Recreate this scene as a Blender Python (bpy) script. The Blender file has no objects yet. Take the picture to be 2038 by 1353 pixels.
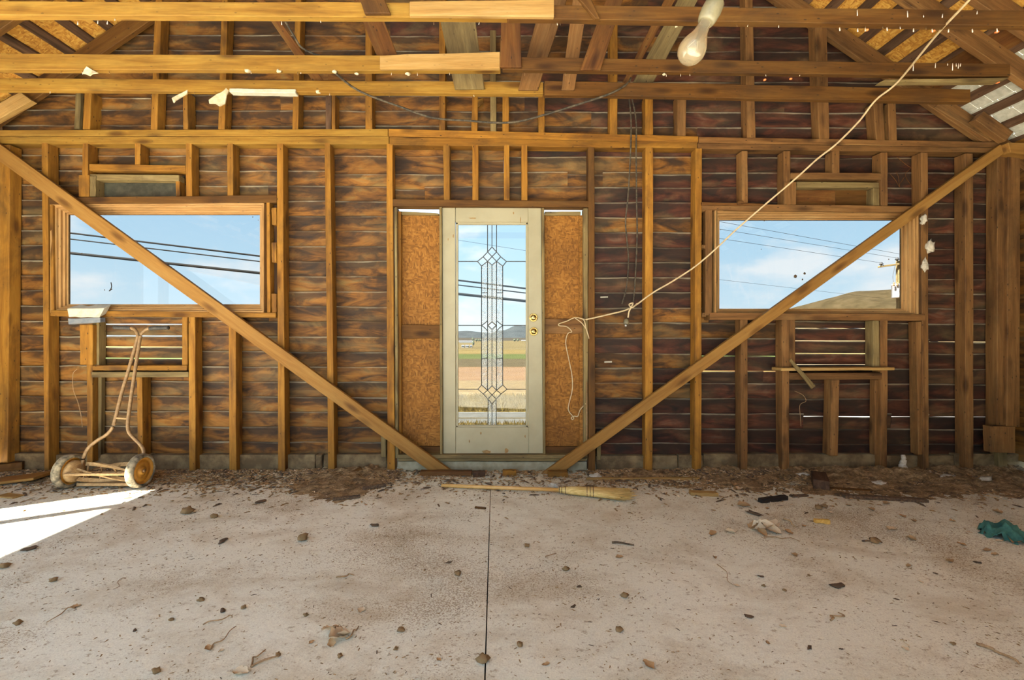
import bpy, bmesh, math, random
from mathutils import Vector, Matrix, noise
random.seed(7)
V = Vector
SC = bpy.context.scene
COL = SC.collection
R = random.uniform

# ------------------------------------------------------------------ camera, sky, sun, exposure
FPX, DIST, VX, VY = 920.0, 3.85, 1005.0, 668.0     # focal length in px, distance to the stud faces, vanishing point
EYE = (940.0 - VY) / FPX * DIST                     # eye height over the concrete floor (1.14 m)
cam = bpy.data.cameras.new('camera'); cam.sensor_width = 36.0; cam.lens = FPX * 36.0 / 2038.0
cam.shift_x = (1019.0 - VX) / 2038.0; cam.shift_y = -(676.5 - VY) / 2038.0
cam.clip_start = 0.02; cam.clip_end = 6000
camo = bpy.data.objects.new('camera', cam); COL.objects.link(camo)
camo.location = (0, -DIST, EYE); camo.rotation_euler = (math.pi / 2, 0, 0)
SC.camera = camo

SUN_STRENGTH, SKY_STRENGTH, EXPOSURE = 27.0, 1.6, 1.7
vs = SC.view_settings
vs.view_transform = 'Standard'; vs.look = 'None'; vs.gamma = 1.0; vs.use_curve_mapping = False; vs.exposure = EXPOSURE
SC.cycles.use_denoising = True
SC.cycles.use_adaptive_sampling = True; SC.cycles.adaptive_threshold = .025
SC.cycles.max_bounces = 9; SC.cycles.diffuse_bounces = 6; SC.cycles.transparent_max_bounces = 16
SC.cycles.sample_clamp_indirect = 12.0

world = bpy.data.worlds.new('sky'); SC.world = world; world.use_nodes = True
nt = world.node_tree; nt.nodes.clear()
def N(nt, t, **kw):
    n = nt.nodes.new(t)
    for k, v in kw.items():
        if k in n.inputs.keys(): n.inputs[k].default_value = v
        else: setattr(n, k, v)
    return n
def ramp(nt, fac, stops, interp='LINEAR'):
    n = nt.nodes.new('ShaderNodeValToRGB'); n.color_ramp.interpolation = interp
    e = n.color_ramp.elements
    while len(e) < len(stops): e.new(0.5)
    for i, (p, c) in enumerate(stops):
        e[i].position = p
        e[i].color = (c, c, c, 1) if isinstance(c, (int, float)) else (c[0], c[1], c[2], 1)
    nt.links.new(fac, n.inputs[0]); return n
def math_n(nt, op, a, b=None):
    n = nt.nodes.new('ShaderNodeMath'); n.operation = op
    for i, v in enumerate((a, b)):
        if v is None: continue
        if isinstance(v, (int, float)): n.inputs[i].default_value = v
        else: nt.links.new(v, n.inputs[i])
    return n.outputs[0]
def mix(nt, fac, a, b, blend='MIX'):
    n = nt.nodes.new('ShaderNodeMix'); n.data_type = 'RGBA'; n.blend_type = blend
    for sock, v in ((n.inputs[0], fac), (n.inputs[6], a), (n.inputs[7], b)):
        if isinstance(v, (int, float)): sock.default_value = v
        elif isinstance(v, (tuple, list)): sock.default_value = (v[0], v[1], v[2], 1)
        else: nt.links.new(v, sock)
    return n.outputs[2]
tc = N(nt, 'ShaderNodeTexCoord')
sep = N(nt, 'ShaderNodeSeparateXYZ'); nt.links.new(tc.outputs['Generated'], sep.inputs[0])
sky = ramp(nt, sep.outputs[2], [(0.0, (.50, .60, .65)), (.06, (.42, .55, .64)), (.16, (.34, .50, .63)), (.32, (.27, .44, .61)), (1, (.18, .33, .52))])
mp = N(nt, 'ShaderNodeMapping'); mp.inputs['Scale'].default_value = (1, 1, 2.2); mp.inputs['Location'].default_value = (.3, 1.7, .4)
nt.links.new(tc.outputs['Generated'], mp.inputs[0])
cn = N(nt, 'ShaderNodeTexNoise', Scale=5.5, Detail=7.0, Roughness=.56); nt.links.new(mp.outputs[0], cn.inputs['Vector'])
cr = ramp(nt, cn.outputs[0], [(.50, 0), (.66, .8)])
skyc = mix(nt, cr.outputs[0], sky.outputs[0], (.62, .64, .66))
bg = N(nt, 'ShaderNodeBackground', Strength=SKY_STRENGTH); nt.links.new(skyc, bg.inputs[0])
wo = N(nt, 'ShaderNodeOutputWorld'); nt.links.new(bg.outputs[0], wo.inputs[0])

sl = bpy.data.lights.new('sun', 'SUN'); sl.energy = SUN_STRENGTH; sl.angle = math.radians(1.3); sl.color = (1.0, .95, .86)
so = bpy.data.objects.new('sun', sl); COL.objects.link(so)
el = math.radians(46)
so.rotation_euler = V((.86 * math.cos(el), .52 * math.cos(el), -math.sin(el))).to_track_quat('-Z', 'Y').to_euler()
so.location = (-20, -15, 20)

# ------------------------------------------------------------------ helpers
def P(px, py, Y=0.0):                       # point of the plane y = Y seen at a pixel of the 2038 x 1353 frame
    d = Y + DIST
    return V(((px - VX) / FPX * d, Y, EYE - (py - VY) / FPX * d))
def F(px, py, z=0.0):                       # point of the level z (floor) seen at a pixel
    d = (EYE - z) * FPX / (py - VY)
    return V(((px - VX) / FPX * d, d - DIST, z))
def lerp(a, b, t): return a + (b - a) * t
def empty(name, loc=(0, 0, 0)):
    o = bpy.data.objects.new(name, None); COL.objects.link(o); o.location = loc; o.empty_display_size = .1
    return o
def tag(o, label=None, cat=None, group=None, kind=None):
    if label: o['label'] = label
    if cat: o['category'] = cat
    if group: o['group'] = group
    if kind: o['kind'] = kind
    return o
def attach(o, parent):
    if parent is not None:
        o.parent = parent
        M = Matrix.Translation(parent.location)
        p = parent.parent
        o.matrix_parent_inverse = parent_world(parent).inverted()
    return o
def parent_world(o):
    m = o.matrix_basis.copy()
    if o.parent is not None: m = parent_world(o.parent) @ o.matrix_parent_inverse @ m
    return m
def mesh_obj(name, verts, faces, mat, parent=None, smooth=False, mw=None, uvs=None):
    bm = bmesh.new()
    vs_ = [bm.verts.new(v) for v in verts]
    ul = bm.loops.layers.uv.new('UVMap') if uvs else None
    for f in faces:
        try: fc = bm.faces.new([vs_[i] for i in f])
        except ValueError: continue
        fc.smooth = smooth
        if uvs:
            for lp, i in zip(fc.loops, f): lp[ul].uv = uvs[i]
    bmesh.ops.recalc_face_normals(bm, faces=bm.faces)
    me = bpy.data.meshes.new(name); bm.to_mesh(me); bm.free()
    if mat: me.materials.append(mat)
    o = bpy.data.objects.new(name, me); COL.objects.link(o)
    if mw is not None: o.matrix_basis = mw
    return attach(o, parent)
def frame_of(o, xa, ya):
    x = xa.normalized(); y = (ya - x * ya.dot(x)).normalized(); z = x.cross(y)
    m = Matrix((x, y, z)).transposed().to_4x4(); m.translation = o
    return m
def beam(name, A, B, C, D, dv, mat, parent=None, n=6, wob=.0015, bev=.003):
    """Piece of sawn lumber: front face A-B (start edge) to C-D (end edge), dv = its thickness. Local x runs along the grain."""
    o = (A + B + C + D) / 4 + dv / 2
    m = frame_of(o, (C + D) - (A + B), dv); inv = m.inverted()
    vs_, fs = [], []
    for i in range(n + 1):
        t = i / n; a = lerp(A, C, t); b = lerp(B, D, t)
        for q in (a, b, b + dv, a + dv):
            vs_.append(inv @ q + V((0, R(-wob, wob), R(-wob, wob))))
    for i in range(n):
        for k in range(4):
            fs.append((i * 4 + k, i * 4 + (k + 1) % 4, i * 4 + 4 + (k + 1) % 4, i * 4 + 4 + k))
    fs += [(0, 1, 2, 3), (n * 4, n * 4 + 1, n * 4 + 2, n * 4 + 3)]
    ob = mesh_obj(name, vs_, fs, mat, parent, mw=m)
    if bev:
        b = ob.modifiers.new('edges', 'BEVEL'); b.width = bev; b.segments = 1; b.limit_method = 'ANGLE'; b.angle_limit = math.radians(50)
    return ob
def vbeam(name, xt, xb, yt, yb, mat, parent, Y=0.0, dep=.095, **kw):       # upright: x range at top / bottom, y range, px
    return beam(name, P(xb[0], yb, Y), P(xb[1], yb, Y), P(xt[0], yt, Y), P(xt[1], yt, Y), V((0, dep, 0)), mat, parent, **kw)
def hbeam(name, x0, x1, yl, yr, mat, parent, Y=0.0, dep=.095, **kw):       # level: x range, y range at left / right end, px
    return beam(name, P(x0, yl[1], Y), P(x0, yl[0], Y), P(x1, yr[1], Y), P(x1, yr[0], Y), V((0, dep, 0)), mat, parent, **kw)
def qbeam(name, pts, Y, dep, mat, parent, **kw):                           # any four-sided face a0,a1 -> b0,b1 in px
    a, b, c, d = [P(p[0], p[1], Y) for p in pts]
    return beam(name, a, b, c, d, V((0, dep, 0)), mat, parent, **kw)
def wbox(name, lo, hi, mat, parent=None, axis='x', bev=.002, n=1, wob=0):  # box given by world corners
    x0, y0, z0 = lo; x1, y1, z1 = hi
    if axis == 'x': A, B, C, D = V((x0, y0, z0)), V((x0, y0, z1)), V((x1, y0, z0)), V((x1, y0, z1)); dv = V((0, y1 - y0, 0))
    elif axis == 'z': A, B, C, D = V((x0, y0, z0)), V((x1, y0, z0)), V((x0, y0, z1)), V((x1, y0, z1)); dv = V((0, y1 - y0, 0))
    else: A, B, C, D = V((x0, y0, z0)), V((x0, y0, z1)), V((x0, y1, z0)), V((x0, y1, z1)); dv = V((x1 - x0, 0, 0))
    return beam(name, A, B, C, D, dv, mat, parent, n=n, wob=wob, bev=bev)
def smooth_path(pts, sub=6):
    pts = [V(p) for p in pts]; out = []
    for i in range(len(pts) - 1):
        p0 = pts[max(i - 1, 0)]; p1 = pts[i]; p2 = pts[i + 1]; p3 = pts[min(i + 2, len(pts) - 1)]
        for k in range(sub):
            t = k / sub
            out.append(.5 * ((2 * p1) + (p2 - p0) * t + (2 * p0 - 5 * p1 + 4 * p2 - p3) * t * t + (3 * p1 - p0 - 3 * p2 + p3) * t ** 3))
    out.append(pts[-1]); return out
def tube_data(path, r, sides=7, r1=None):
    vs_, fs = [], []; n = len(path); up = V((.13, .21, .97))
    for i, p in enumerate(path):
        t = (path[min(i + 1, n - 1)] - path[max(i - 1, 0)]).normalized()
        a = t.cross(up)
        if a.length < .05: a = t.cross(V((1, 0, 0)))
        a.normalize(); b = t.cross(a); up = b.cross(t) if False else up
        rr = r if r1 is None else r + (r1 - r) * i / max(n - 1, 1)
        for k in range(sides):
            an = 2 * math.pi * k / sides
            vs_.append(p + (a * math.cos(an) + b * math.sin(an)) * rr)
    for i in range(n - 1):
        for k in range(sides):
            fs.append((i * sides + k, i * sides + (k + 1) % sides, (i + 1) * sides + (k + 1) % sides, (i + 1) * sides + k))
    fs += [tuple(range(sides)), tuple((n - 1) * sides + k for k in range(sides))]
    return vs_, fs
def tube(name, pts, r, mat, parent=None, sides=7, sub=6, r1=None):
    path = smooth_path(pts, sub) if sub > 1 else [V(p) for p in pts]
    v, f = tube_data(path, r, sides, r1)
    return mesh_obj(name, v, f, mat, parent, smooth=True)
def lathe(name, prof, mat, parent, origin, axis, n=20, smooth=True, cap=True):       # prof: (radius, distance along axis)
    ax = V(axis).normalized(); a = ax.orthogonal().normalized(); b = ax.cross(a); o = V(origin)
    vs_, fs = [], []
    for r, h in prof:
        for k in range(n):
            an = 2 * math.pi * k / n
            vs_.append(o + ax * h + (a * math.cos(an) + b * math.sin(an)) * max(r, 1e-4))
    for i in range(len(prof) - 1):
        for k in range(n):
            fs.append((i * n + k, i * n + (k + 1) % n, (i + 1) * n + (k + 1) % n, (i + 1) * n + k))
    if cap: fs += [tuple(range(n)), tuple((len(prof) - 1) * n + k for k in range(n))]
    return mesh_obj(name, vs_, fs, mat, parent, smooth=smooth)

# ------------------------------------------------------------------ materials
def new_mat(name):
    m = bpy.data.materials.new(name); m.use_nodes = True; t = m.node_tree; t.nodes.clear()
    b = N(t, 'ShaderNodeBsdfPrincipled'); o = N(t, 'ShaderNodeOutputMaterial'); t.links.new(b.outputs[0], o.inputs[0])
    return m, t, b
def coords(t, scale, seed=0.0, per_object=True):
    c = N(t, 'ShaderNodeTexCoord'); src = c.outputs['Object']
    if per_object:
        oi = N(t, 'ShaderNodeObjectInfo')
        k = N(t, 'ShaderNodeVectorMath', operation='SCALE'); k.inputs[0].default_value = (31.7, 17.3, 23.9)
        t.links.new(oi.outputs['Random'], k.inputs['Scale'])
        a = N(t, 'ShaderNodeVectorMath', operation='ADD'); t.links.new(src, a.inputs[0]); t.links.new(k.outputs[0], a.inputs[1]); src = a.outputs[0]
    m = N(t, 'ShaderNodeMapping'); m.inputs['Scale'].default_value = scale; m.inputs['Location'].default_value = (seed, seed * 1.7, seed * .6)
    t.links.new(src, m.inputs[0]); return m.outputs[0]
def nz(t, vec, scale=1.0, detail=4.0, rough=.55, dist=0.0):
    n = N(t, 'ShaderNodeTexNoise', Scale=scale, Detail=detail, Roughness=rough, Distortion=dist); t.links.new(vec, n.inputs['Vector']); return n.outputs[0]
def bump(t, b, h, strength=.25, dist=.004):
    n = N(t, 'ShaderNodeBump', Strength=strength, Distance=dist); t.links.new(h, n.inputs['Height']); t.links.new(n.outputs[0], b.inputs['Normal'])
def wood(name, cols, dirt=.35, knots=.8, rough=.75, vary=(.76, 1.03), dirtcol=(.03, .017, .009), grainy=.35):
    m, t, b = new_mat(name)
    g = nz(t, coords(t, (1.6, 22, 22)), 1.0, 5, .6, .7)
    c = ramp(t, g, [(.28, cols[0]), (.5, cols[1]), (.72, cols[2])]).outputs[0]
    fine = nz(t, coords(t, (9, 190, 190), 3.1), 1.0, 3, .6)
    c = mix(t, grainy, c, ramp(t, fine, [(.3, .45), (.7, 1.25)]).outputs[0], 'MULTIPLY')
    vo = N(t, 'ShaderNodeTexVoronoi', Scale=1.0); vo.inputs['Randomness'].default_value = 1.0
    t.links.new(coords(t, (2.6, 8.5, 8.5), 5.7), vo.inputs['Vector'])
    kn = ramp(t, vo.outputs['Distance'], [(.09, 1), (.18, .5), (.26, 0)]).outputs[0]
    c = mix(t, math_n(t, 'MULTIPLY', kn, knots), c, (cols[0][0] * .35, cols[0][1] * .28, cols[0][2] * .25))
    st = nz(t, coords(t, (2.2, 5, 5), 9.3), 1.0, 6, .65, .5)
    c = mix(t, math_n(t, 'MULTIPLY', ramp(t, st, [(.45, 0), (.68, 1)]).outputs[0], dirt), c, dirtcol)
    vh = N(t, 'ShaderNodeTexVoronoi', Scale=1.0); t.links.new(coords(t, (11, 26, 26), 2.9), vh.inputs['Vector'])
    c = mix(t, math_n(t, 'MULTIPLY', ramp(t, vh.outputs['Distance'], [(.075, 1), (.11, 0)]).outputs[0], min(.85, dirt * 1.8)), c, (.025, .014, .008))   # nail holes
    oi = N(t, 'ShaderNodeObjectInfo')
    mr = N(t, 'ShaderNodeMapRange'); mr.inputs[3].default_value = vary[0]; mr.inputs[4].default_value = vary[1]
    t.links.new(oi.outputs['Random'], mr.inputs[0])
    c = mix(t, 1.0, c, mr.outputs[0], 'MULTIPLY')
    t.links.new(c, b.inputs['Base Color']); b.inputs['Roughness'].default_value = rough
    b.inputs['Specular IOR Level'].default_value = .25
    bump(t, b, math_n(t, 'ADD', g, math_n(t, 'MULTIPLY', fine, .6)), .3, .003)
    return m
M = {}
M['gold'] = wood('golden_pine', [(0.171, 0.074, 0.008), (0.264, 0.134, 0.018), (0.311, 0.177, 0.030)], dirt=.25)
M['brown'] = wood('brown_pine', [(0.065, 0.024, 0.003), (0.111, 0.045, 0.007), (0.150, 0.068, 0.012)], dirt=.45)
M['stud'] = wood('stud_pine', [(0.180, 0.069, 0.008), (0.303, 0.131, 0.015), (0.386, 0.183, 0.025)], dirt=.55)
M['studr'] = wood('weathered_stud_pine', [(0.116, 0.051, 0.015), (0.206, 0.095, 0.028), (0.270, 0.141, 0.047)], dirt=.55)
M['red'] = wood('reddish_board', [(0.0828, 0.0269, 0.0063), (0.1444, 0.0538, 0.0105), (0.1960, 0.0918, 0.0210)], dirt=.5)
M['grey'] = wood('grey_board', [(0.1260, 0.0825, 0.0319), (0.2070, 0.1436, 0.0554), (0.2700, 0.1950, 0.0832)], dirt=.45)
M['fresh'] = wood('fresh_lumber', [(0.219, 0.095, 0.017), (0.281, 0.136, 0.029), (0.325, 0.173, 0.044)], dirt=.08, knots=.75, grainy=.18, vary=(.87, .95))
M['pale'] = wood('pale_pine', [(0.309, 0.161, 0.042), (0.394, 0.227, 0.068), (0.450, 0.284, 0.106)], dirt=.15, knots=.4)
M['frame'] = wood('window_frame_pine', [(0.304, 0.147, 0.043), (0.401, 0.216, 0.075), (0.462, 0.287, 0.119)], dirt=.25, knots=.2)
M['dark'] = wood('dark_board', [(.05, .026, .014), (.10, .05, .025), (.16, .09, .05)], dirt=.5)
M['char'] = wood('blackened_stick', [(.014, .010, .008), (.028, .02, .015), (.05, .035, .025)], dirt=.3, knots=.1)

def siding_mat(name, cols, soot_shade, dust, vary):
    m, t, b = new_mat(name)
    g = nz(t, coords(t, (3.0, 1.0, 11)), 1.0, 6, .58, 1.2)
    c = ramp(t, g, [(.30, cols[0]), (.41, cols[1]), (.50, cols[2]), (.60, cols[3]), (.72, cols[4])]).outputs[0]
    fine = nz(t, coords(t, (4, 1, 120), 2.1), 1.0, 4, .6)
    c = mix(t, .45, c, ramp(t, fine, [(.3, .5), (.7, 1.25)]).outputs[0], 'MULTIPLY')
    s2 = nz(t, coords(t, (1.3, 1, 5), 8.8), 1.0, 5, .6, .8)
    c = mix(t, math_n(t, 'MULTIPLY', ramp(t, s2, [(.50, 0), (.66, 1)]).outputs[0], dust), c, (.150, .107, .045))           # greyish film
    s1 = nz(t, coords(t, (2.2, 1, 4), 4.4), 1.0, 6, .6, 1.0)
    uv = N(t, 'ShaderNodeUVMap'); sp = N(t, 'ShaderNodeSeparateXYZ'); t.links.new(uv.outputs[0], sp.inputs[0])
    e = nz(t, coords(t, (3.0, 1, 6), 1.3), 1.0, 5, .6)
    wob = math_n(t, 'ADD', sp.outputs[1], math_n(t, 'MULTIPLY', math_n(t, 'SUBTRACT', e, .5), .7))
    lap_shade = ramp(t, wob, [(.50, 0), (.74, 1)]).outputs[0]                                                             # lap shade painted in with the sooty film, ragged
    sf = math_n(t, 'MULTIPLY', ramp(t, math_n(t, 'ADD', s1, math_n(t, 'MULTIPLY', lap_shade, .14)), [(.50, 0), (.66, 1)]).outputs[0], soot_shade)
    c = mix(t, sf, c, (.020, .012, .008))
    ed = math_n(t, 'ADD', sp.outputs[1], math_n(t, 'MULTIPLY', math_n(t, 'SUBTRACT', e, .5), .20))
    c = mix(t, math_n(t, 'MULTIPLY', ramp(t, ed, [(.91, 0), (.96, 1)]).outputs[0], math_n(t, 'MULTIPLY', ramp(t, s2, [(.40, .15), (.62, 1)]).outputs[0], .62)), c, (.40, .34, .24))             # dust on the upper lip
    oi = N(t, 'ShaderNodeObjectInfo')
    mr = N(t, 'ShaderNodeMapRange'); mr.inputs[3].default_value = vary[0]; mr.inputs[4].default_value = vary[1]
    t.links.new(oi.outputs['Random'], mr.inputs[0])
    c = mix(t, 1.0, c, mr.outputs[0], 'MULTIPLY')
    t.links.new(c, b.inputs['Base Color']); b.inputs['Roughness'].default_value = .7; b.inputs['Specular IOR Level'].default_value = .3
    bump(t, b, math_n(t, 'ADD', g, math_n(t, 'MULTIPLY', fine, .5)), .35, .006)
    return m
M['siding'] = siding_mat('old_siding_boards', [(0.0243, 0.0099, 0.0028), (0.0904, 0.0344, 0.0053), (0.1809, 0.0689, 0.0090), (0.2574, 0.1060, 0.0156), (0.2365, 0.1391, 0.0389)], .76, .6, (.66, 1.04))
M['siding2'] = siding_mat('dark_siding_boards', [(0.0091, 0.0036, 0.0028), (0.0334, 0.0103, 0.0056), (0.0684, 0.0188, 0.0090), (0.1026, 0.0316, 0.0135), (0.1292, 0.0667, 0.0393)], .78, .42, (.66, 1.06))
def osb_mat(name, a, bcol, c2):
    m, t, b = new_mat(name)
    w = nz(t, coords(t, (7, 7, 7), 1.0), 1.0, 2)
    v1 = N(t, 'ShaderNodeTexVoronoi', Scale=1.0); v2 = N(t, 'ShaderNodeTexVoronoi', Scale=1.0)
    for v, s in ((v1, (38, 95, 95)), (v2, (98, 36, 36))):
        cc = coords(t, s, 2.0)
        ad = N(t, 'ShaderNodeVectorMath', operation='ADD'); t.links.new(cc, ad.inputs[0])
        k = N(t, 'ShaderNodeVectorMath', operation='SCALE', Scale=4.0); t.links.new(w, k.inputs[0]); t.links.new(k.outputs[0], ad.inputs[1])
        t.links.new(ad.outputs[0], v.inputs['Vector'])
    sel = ramp(t, nz(t, coords(t, (16, 16, 16), 6.0), 1.0, 2), [(.45, 0), (.55, 1)]).outputs[0]
    cc = mix(t, sel, v1.outputs['Color'], v2.outputs['Color'])
    bw = N(t, 'ShaderNodeRGBToBW'); t.links.new(cc, bw.inputs[0])
    c = ramp(t, bw.outputs[0], [(.15, a), (.5, bcol), (.85, c2)]).outputs[0]
    st = nz(t, coords(t, (2.5, 2.5, 2.5), 3.0), 1.0, 5)
    c = mix(t, math_n(t, 'MULTIPLY', ramp(t, st, [(.5, 0), (.72, 1)]).outputs[0], .45), c, (a[0] * .5, a[1] * .45, a[2] * .4))
    t.links.new(c, b.inputs['Base Color']); b.inputs['Roughness'].default_value = .7; b.inputs['Specular IOR Level'].default_value = .25
    bump(t, b, bw.outputs[0], .25, .002); return m
M['osb'] = osb_mat('strand_board', (0.1433, 0.0537, 0.0067), (0.2263, 0.0898, 0.0116), (0.3018, 0.1325, 0.0220))
M['osbroof'] = osb_mat('roof_strand_board', (0.3240, 0.1350, 0.0213), (0.4860, 0.2340, 0.0382), (0.5940, 0.3420, 0.0765))
def plain(name, col, col2=None, rough=.6, scale=20, metal=0.0, lo=.4, hi=.65, bmp=.0, stretch=(1, 1, 1)):
    m, t, b = new_mat(name)
    if col2:
        n = nz(t, coords(t, tuple(scale * s for s in stretch)), 1.0, 6, .62)
        c = ramp(t, n, [(lo, col), (hi, col2)]).outputs[0]; t.links.new(c, b.inputs['Base Color'])
        if bmp: bump(t, b, n, bmp, .004)
    else: b.inputs['Base Color'].default_value = (*col, 1)
    b.inputs['Roughness'].default_value = rough; b.inputs['Metallic'].default_value = metal
    return m
M['paint'] = plain('chipped_cream_paint', (0.2752, 0.2342, 0.1363), (0.3264, 0.2829, 0.1725), .5, 3, lo=.35, hi=.6)
M['chip'] = plain('bare_wood_chips', (.22, .12, .04), (.34, .2, .07), .8, 60)
M['lead'] = plain('lead_came', (.03, .03, .03), None, .5)
M['brass'] = plain('brass', (0.6000, 0.4200, 0.1560), (0.4800, 0.3150, 0.1040), .25, 30, 1.0)
M['rust'] = plain('rusty_tan_paint', (0.1870, 0.1040, 0.0408), (0.2750, 0.1664, 0.0720), .6, 45, bmp=.2)
M['rust2'] = plain('dusty_rust', (0.2720, 0.1600, 0.0638), (0.3944, 0.2560, 0.1160), .75, 60, bmp=.2)
M['rubber'] = plain('dusty_tyre_rubber', (0.0700, 0.0578, 0.0372), (0.2940, 0.2380, 0.1550), .85, 28, lo=.38, hi=.62, bmp=.3)
M['hub'] = plain('orange_hub_paint', (0.4650, 0.2160, 0.0245), (0.3375, 0.1512, 0.0280), .5, 40)
M['grip'] = plain('black_grip', (.025, .022, .02), (.06, .05, .04), .7, 60)
M['dryw'] = plain('drywall_paper', (0.4464, 0.3640, 0.2244), (0.5328, 0.4620, 0.3168), .8, 40)
M['white'] = plain('white_drywall', (0.4608, 0.4268, 0.3421), (0.4032, 0.3594, 0.2696), .8, 30)
M['bluegrey'] = plain('grey_blue_edge', (0.1260, 0.1386, 0.1596), (0.1764, 0.1806, 0.1848), .8, 30)
M['cord'] = plain('cream_cord', (0.5210, 0.3990, 0.2304), (0.4365, 0.3165, 0.1728), .6, 25)
M['cable'] = plain('old_black_cable', (0.0250, 0.0190, 0.0120), (0.1000, 0.0750, 0.0450), .8, 30)
M['foam'] = plain('pale_fluff', (0.5100, 0.4526, 0.3640), (0.3750, 0.3212, 0.2380), .9, 60, bmp=.5)
M['socket'] = plain('porcelain_socket', (.17, .145, .085), (.11, .095, .055), .45, 30)
M['nail'] = plain('white_nail', (.80, .70, .58), None, .5)
M['onail'] = plain('orange_nail_cap', (.85, .22, .06), None, .5)
M['straw'] = plain('broom_straw', (.52, .35, .10), (.78, .58, .24), .8, 1, stretch=(12, 160, 160))
M['handle'] = plain('varnished_broom_handle', (.60, .34, .10), (.68, .41, .14), .4, 12)
M['twine'] = plain('dark_twine', (.09, .04, .025), None, .8)
M['teal'] = plain('teal_cloth', (0.0263, 0.1050, 0.0845), (0.0525, 0.1680, 0.1300), .9, 30, bmp=.4)
M['leaf'] = plain('dry_leaf', (.30, .17, .07), (.48, .31, .15), .8, 50)
M['leafp'] = plain('pale_husk', (.52, .39, .24), (.66, .53, .36), .8, 50)
M['clod'] = plain('dirt_clod', (.17, .098, .038), (.40, .25, .11), .95, 90, bmp=.5)
M['bark'] = plain('dark_bark', (.06, .035, .02), (.16, .10, .05), .9, 80, bmp=.4)
M['cob'] = plain('yellow_corn_cob', (.55, .30, .05), (.68, .42, .10), .7, 120, bmp=.5)
M['slate'] = plain('grey_roof_slats', (.38, .36, .29), (.50, .48, .40), .8, 25)
M['blacktar'] = plain('black_felt', (.02, .02, .02), None, .8)
M['conc'] = plain('foundation_concrete', (.09, .055, .022), (.21, .145, .068), .9, 9, bmp=.4)
M['bluebd'] = plain('grey_painted_sill', (.23, .19, .11), (.34, .30, .20), .8, 12)
M['metal'] = plain('galvanised_metal', (.55, .53, .50), (.42, .40, .37), .4, 20, .6)
M['twig'] = plain('twig', (.26, .15, .07), (.40, .26, .13), .85, 60)

def drift_mat():
    m, t, b = new_mat('dirt_and_litter')
    n = nz(t, coords(t, (9, 16, 9), 1, False), 1.0, 8, .75)
    c = ramp(t, n, [(.34, (.07, .038, .016)), (.46, (.20, .12, .048)), (.56, (.34, .22, .10)), (.66, (.48, .35, .19))]).outputs[0]
    f = nz(t, coords(t, (60, 130, 60), 4, False), 1.0, 4, .7)
    c = mix(t, math_n(t, 'MULTIPLY', ramp(t, f, [(.60, 0), (.66, 1)]).outputs[0], .8), c, (.48, .36, .21))
    c = mix(t, .6, c, ramp(t, f, [(.3, .35), (.6, 1.2)]).outputs[0], 'MULTIPLY')
    t.links.new(c, b.inputs['Base Color']); b.inputs['Roughness'].default_value = .95
    bump(t, b, math_n(t, 'ADD', n, f), .9, .012); return m
M['drift'] = drift_mat()
def floor_mat():
    m, t, b = new_mat('dusty_concrete')
    big = nz(t, coords(t, (.8, .8, .8), 1.0, False), 1.0, 6, .6)
    c = ramp(t, big, [(.3, (.66, .65, .535)), (.55, (.75, .74, .615)), (.75, (.80, .79, .67))]).outputs[0]
    d = nz(t, coords(t, (2.4, 3.4, 1), 5.0, False), 1.0, 8, .68, .4)
    c = mix(t, math_n(t, 'MULTIPLY', ramp(t, d, [(.46, 0), (.70, 1)]).outputs[0], .6), c, (.40, .30, .165))
    sp = nz(t, coords(t, (34, 48, 1), 7.0, False), 1.0, 5, .7)
    c = mix(t, math_n(t, 'MULTIPLY', ramp(t, sp, [(.58, 0), (.66, 1)]).outputs[0], .6), c, (.27, .18, .085))
    d2 = nz(t, coords(t, (1.2, 1.5, 1), 11.0, False), 1.0, 3, .6)
    gr = nz(t, coords(t, (120, 150, 1), 3.0, False), 1.0, 4, .75)
    c = mix(t, math_n(t, 'MULTIPLY', ramp(t, math_n(t, 'ADD', gr, math_n(t, 'MULTIPLY', math_n(t, 'SUBTRACT', d2, .5), .55)), [(.57, 0), (.64, 1)]).outputs[0], .75), c, (.25, .165, .075))   # grit in patches
    fi = nz(t, coords(t, (160, 160, 1), 2.0, False), 1.0, 3, .6)
    c = mix(t, .4, c, ramp(t, fi, [(.3, .7), (.7, 1.2)]).outputs[0], 'MULTIPLY')
    t.links.new(c, b.inputs['Base Color']); b.inputs['Roughness'].default_value = .75; b.inputs['Specular IOR Level'].default_value = .3
    bump(t, b, math_n(t, 'ADD', fi, math_n(t, 'MULTIPLY', sp, 2.0)), .2, .003); return m
M['floor'] = floor_mat()
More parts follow.
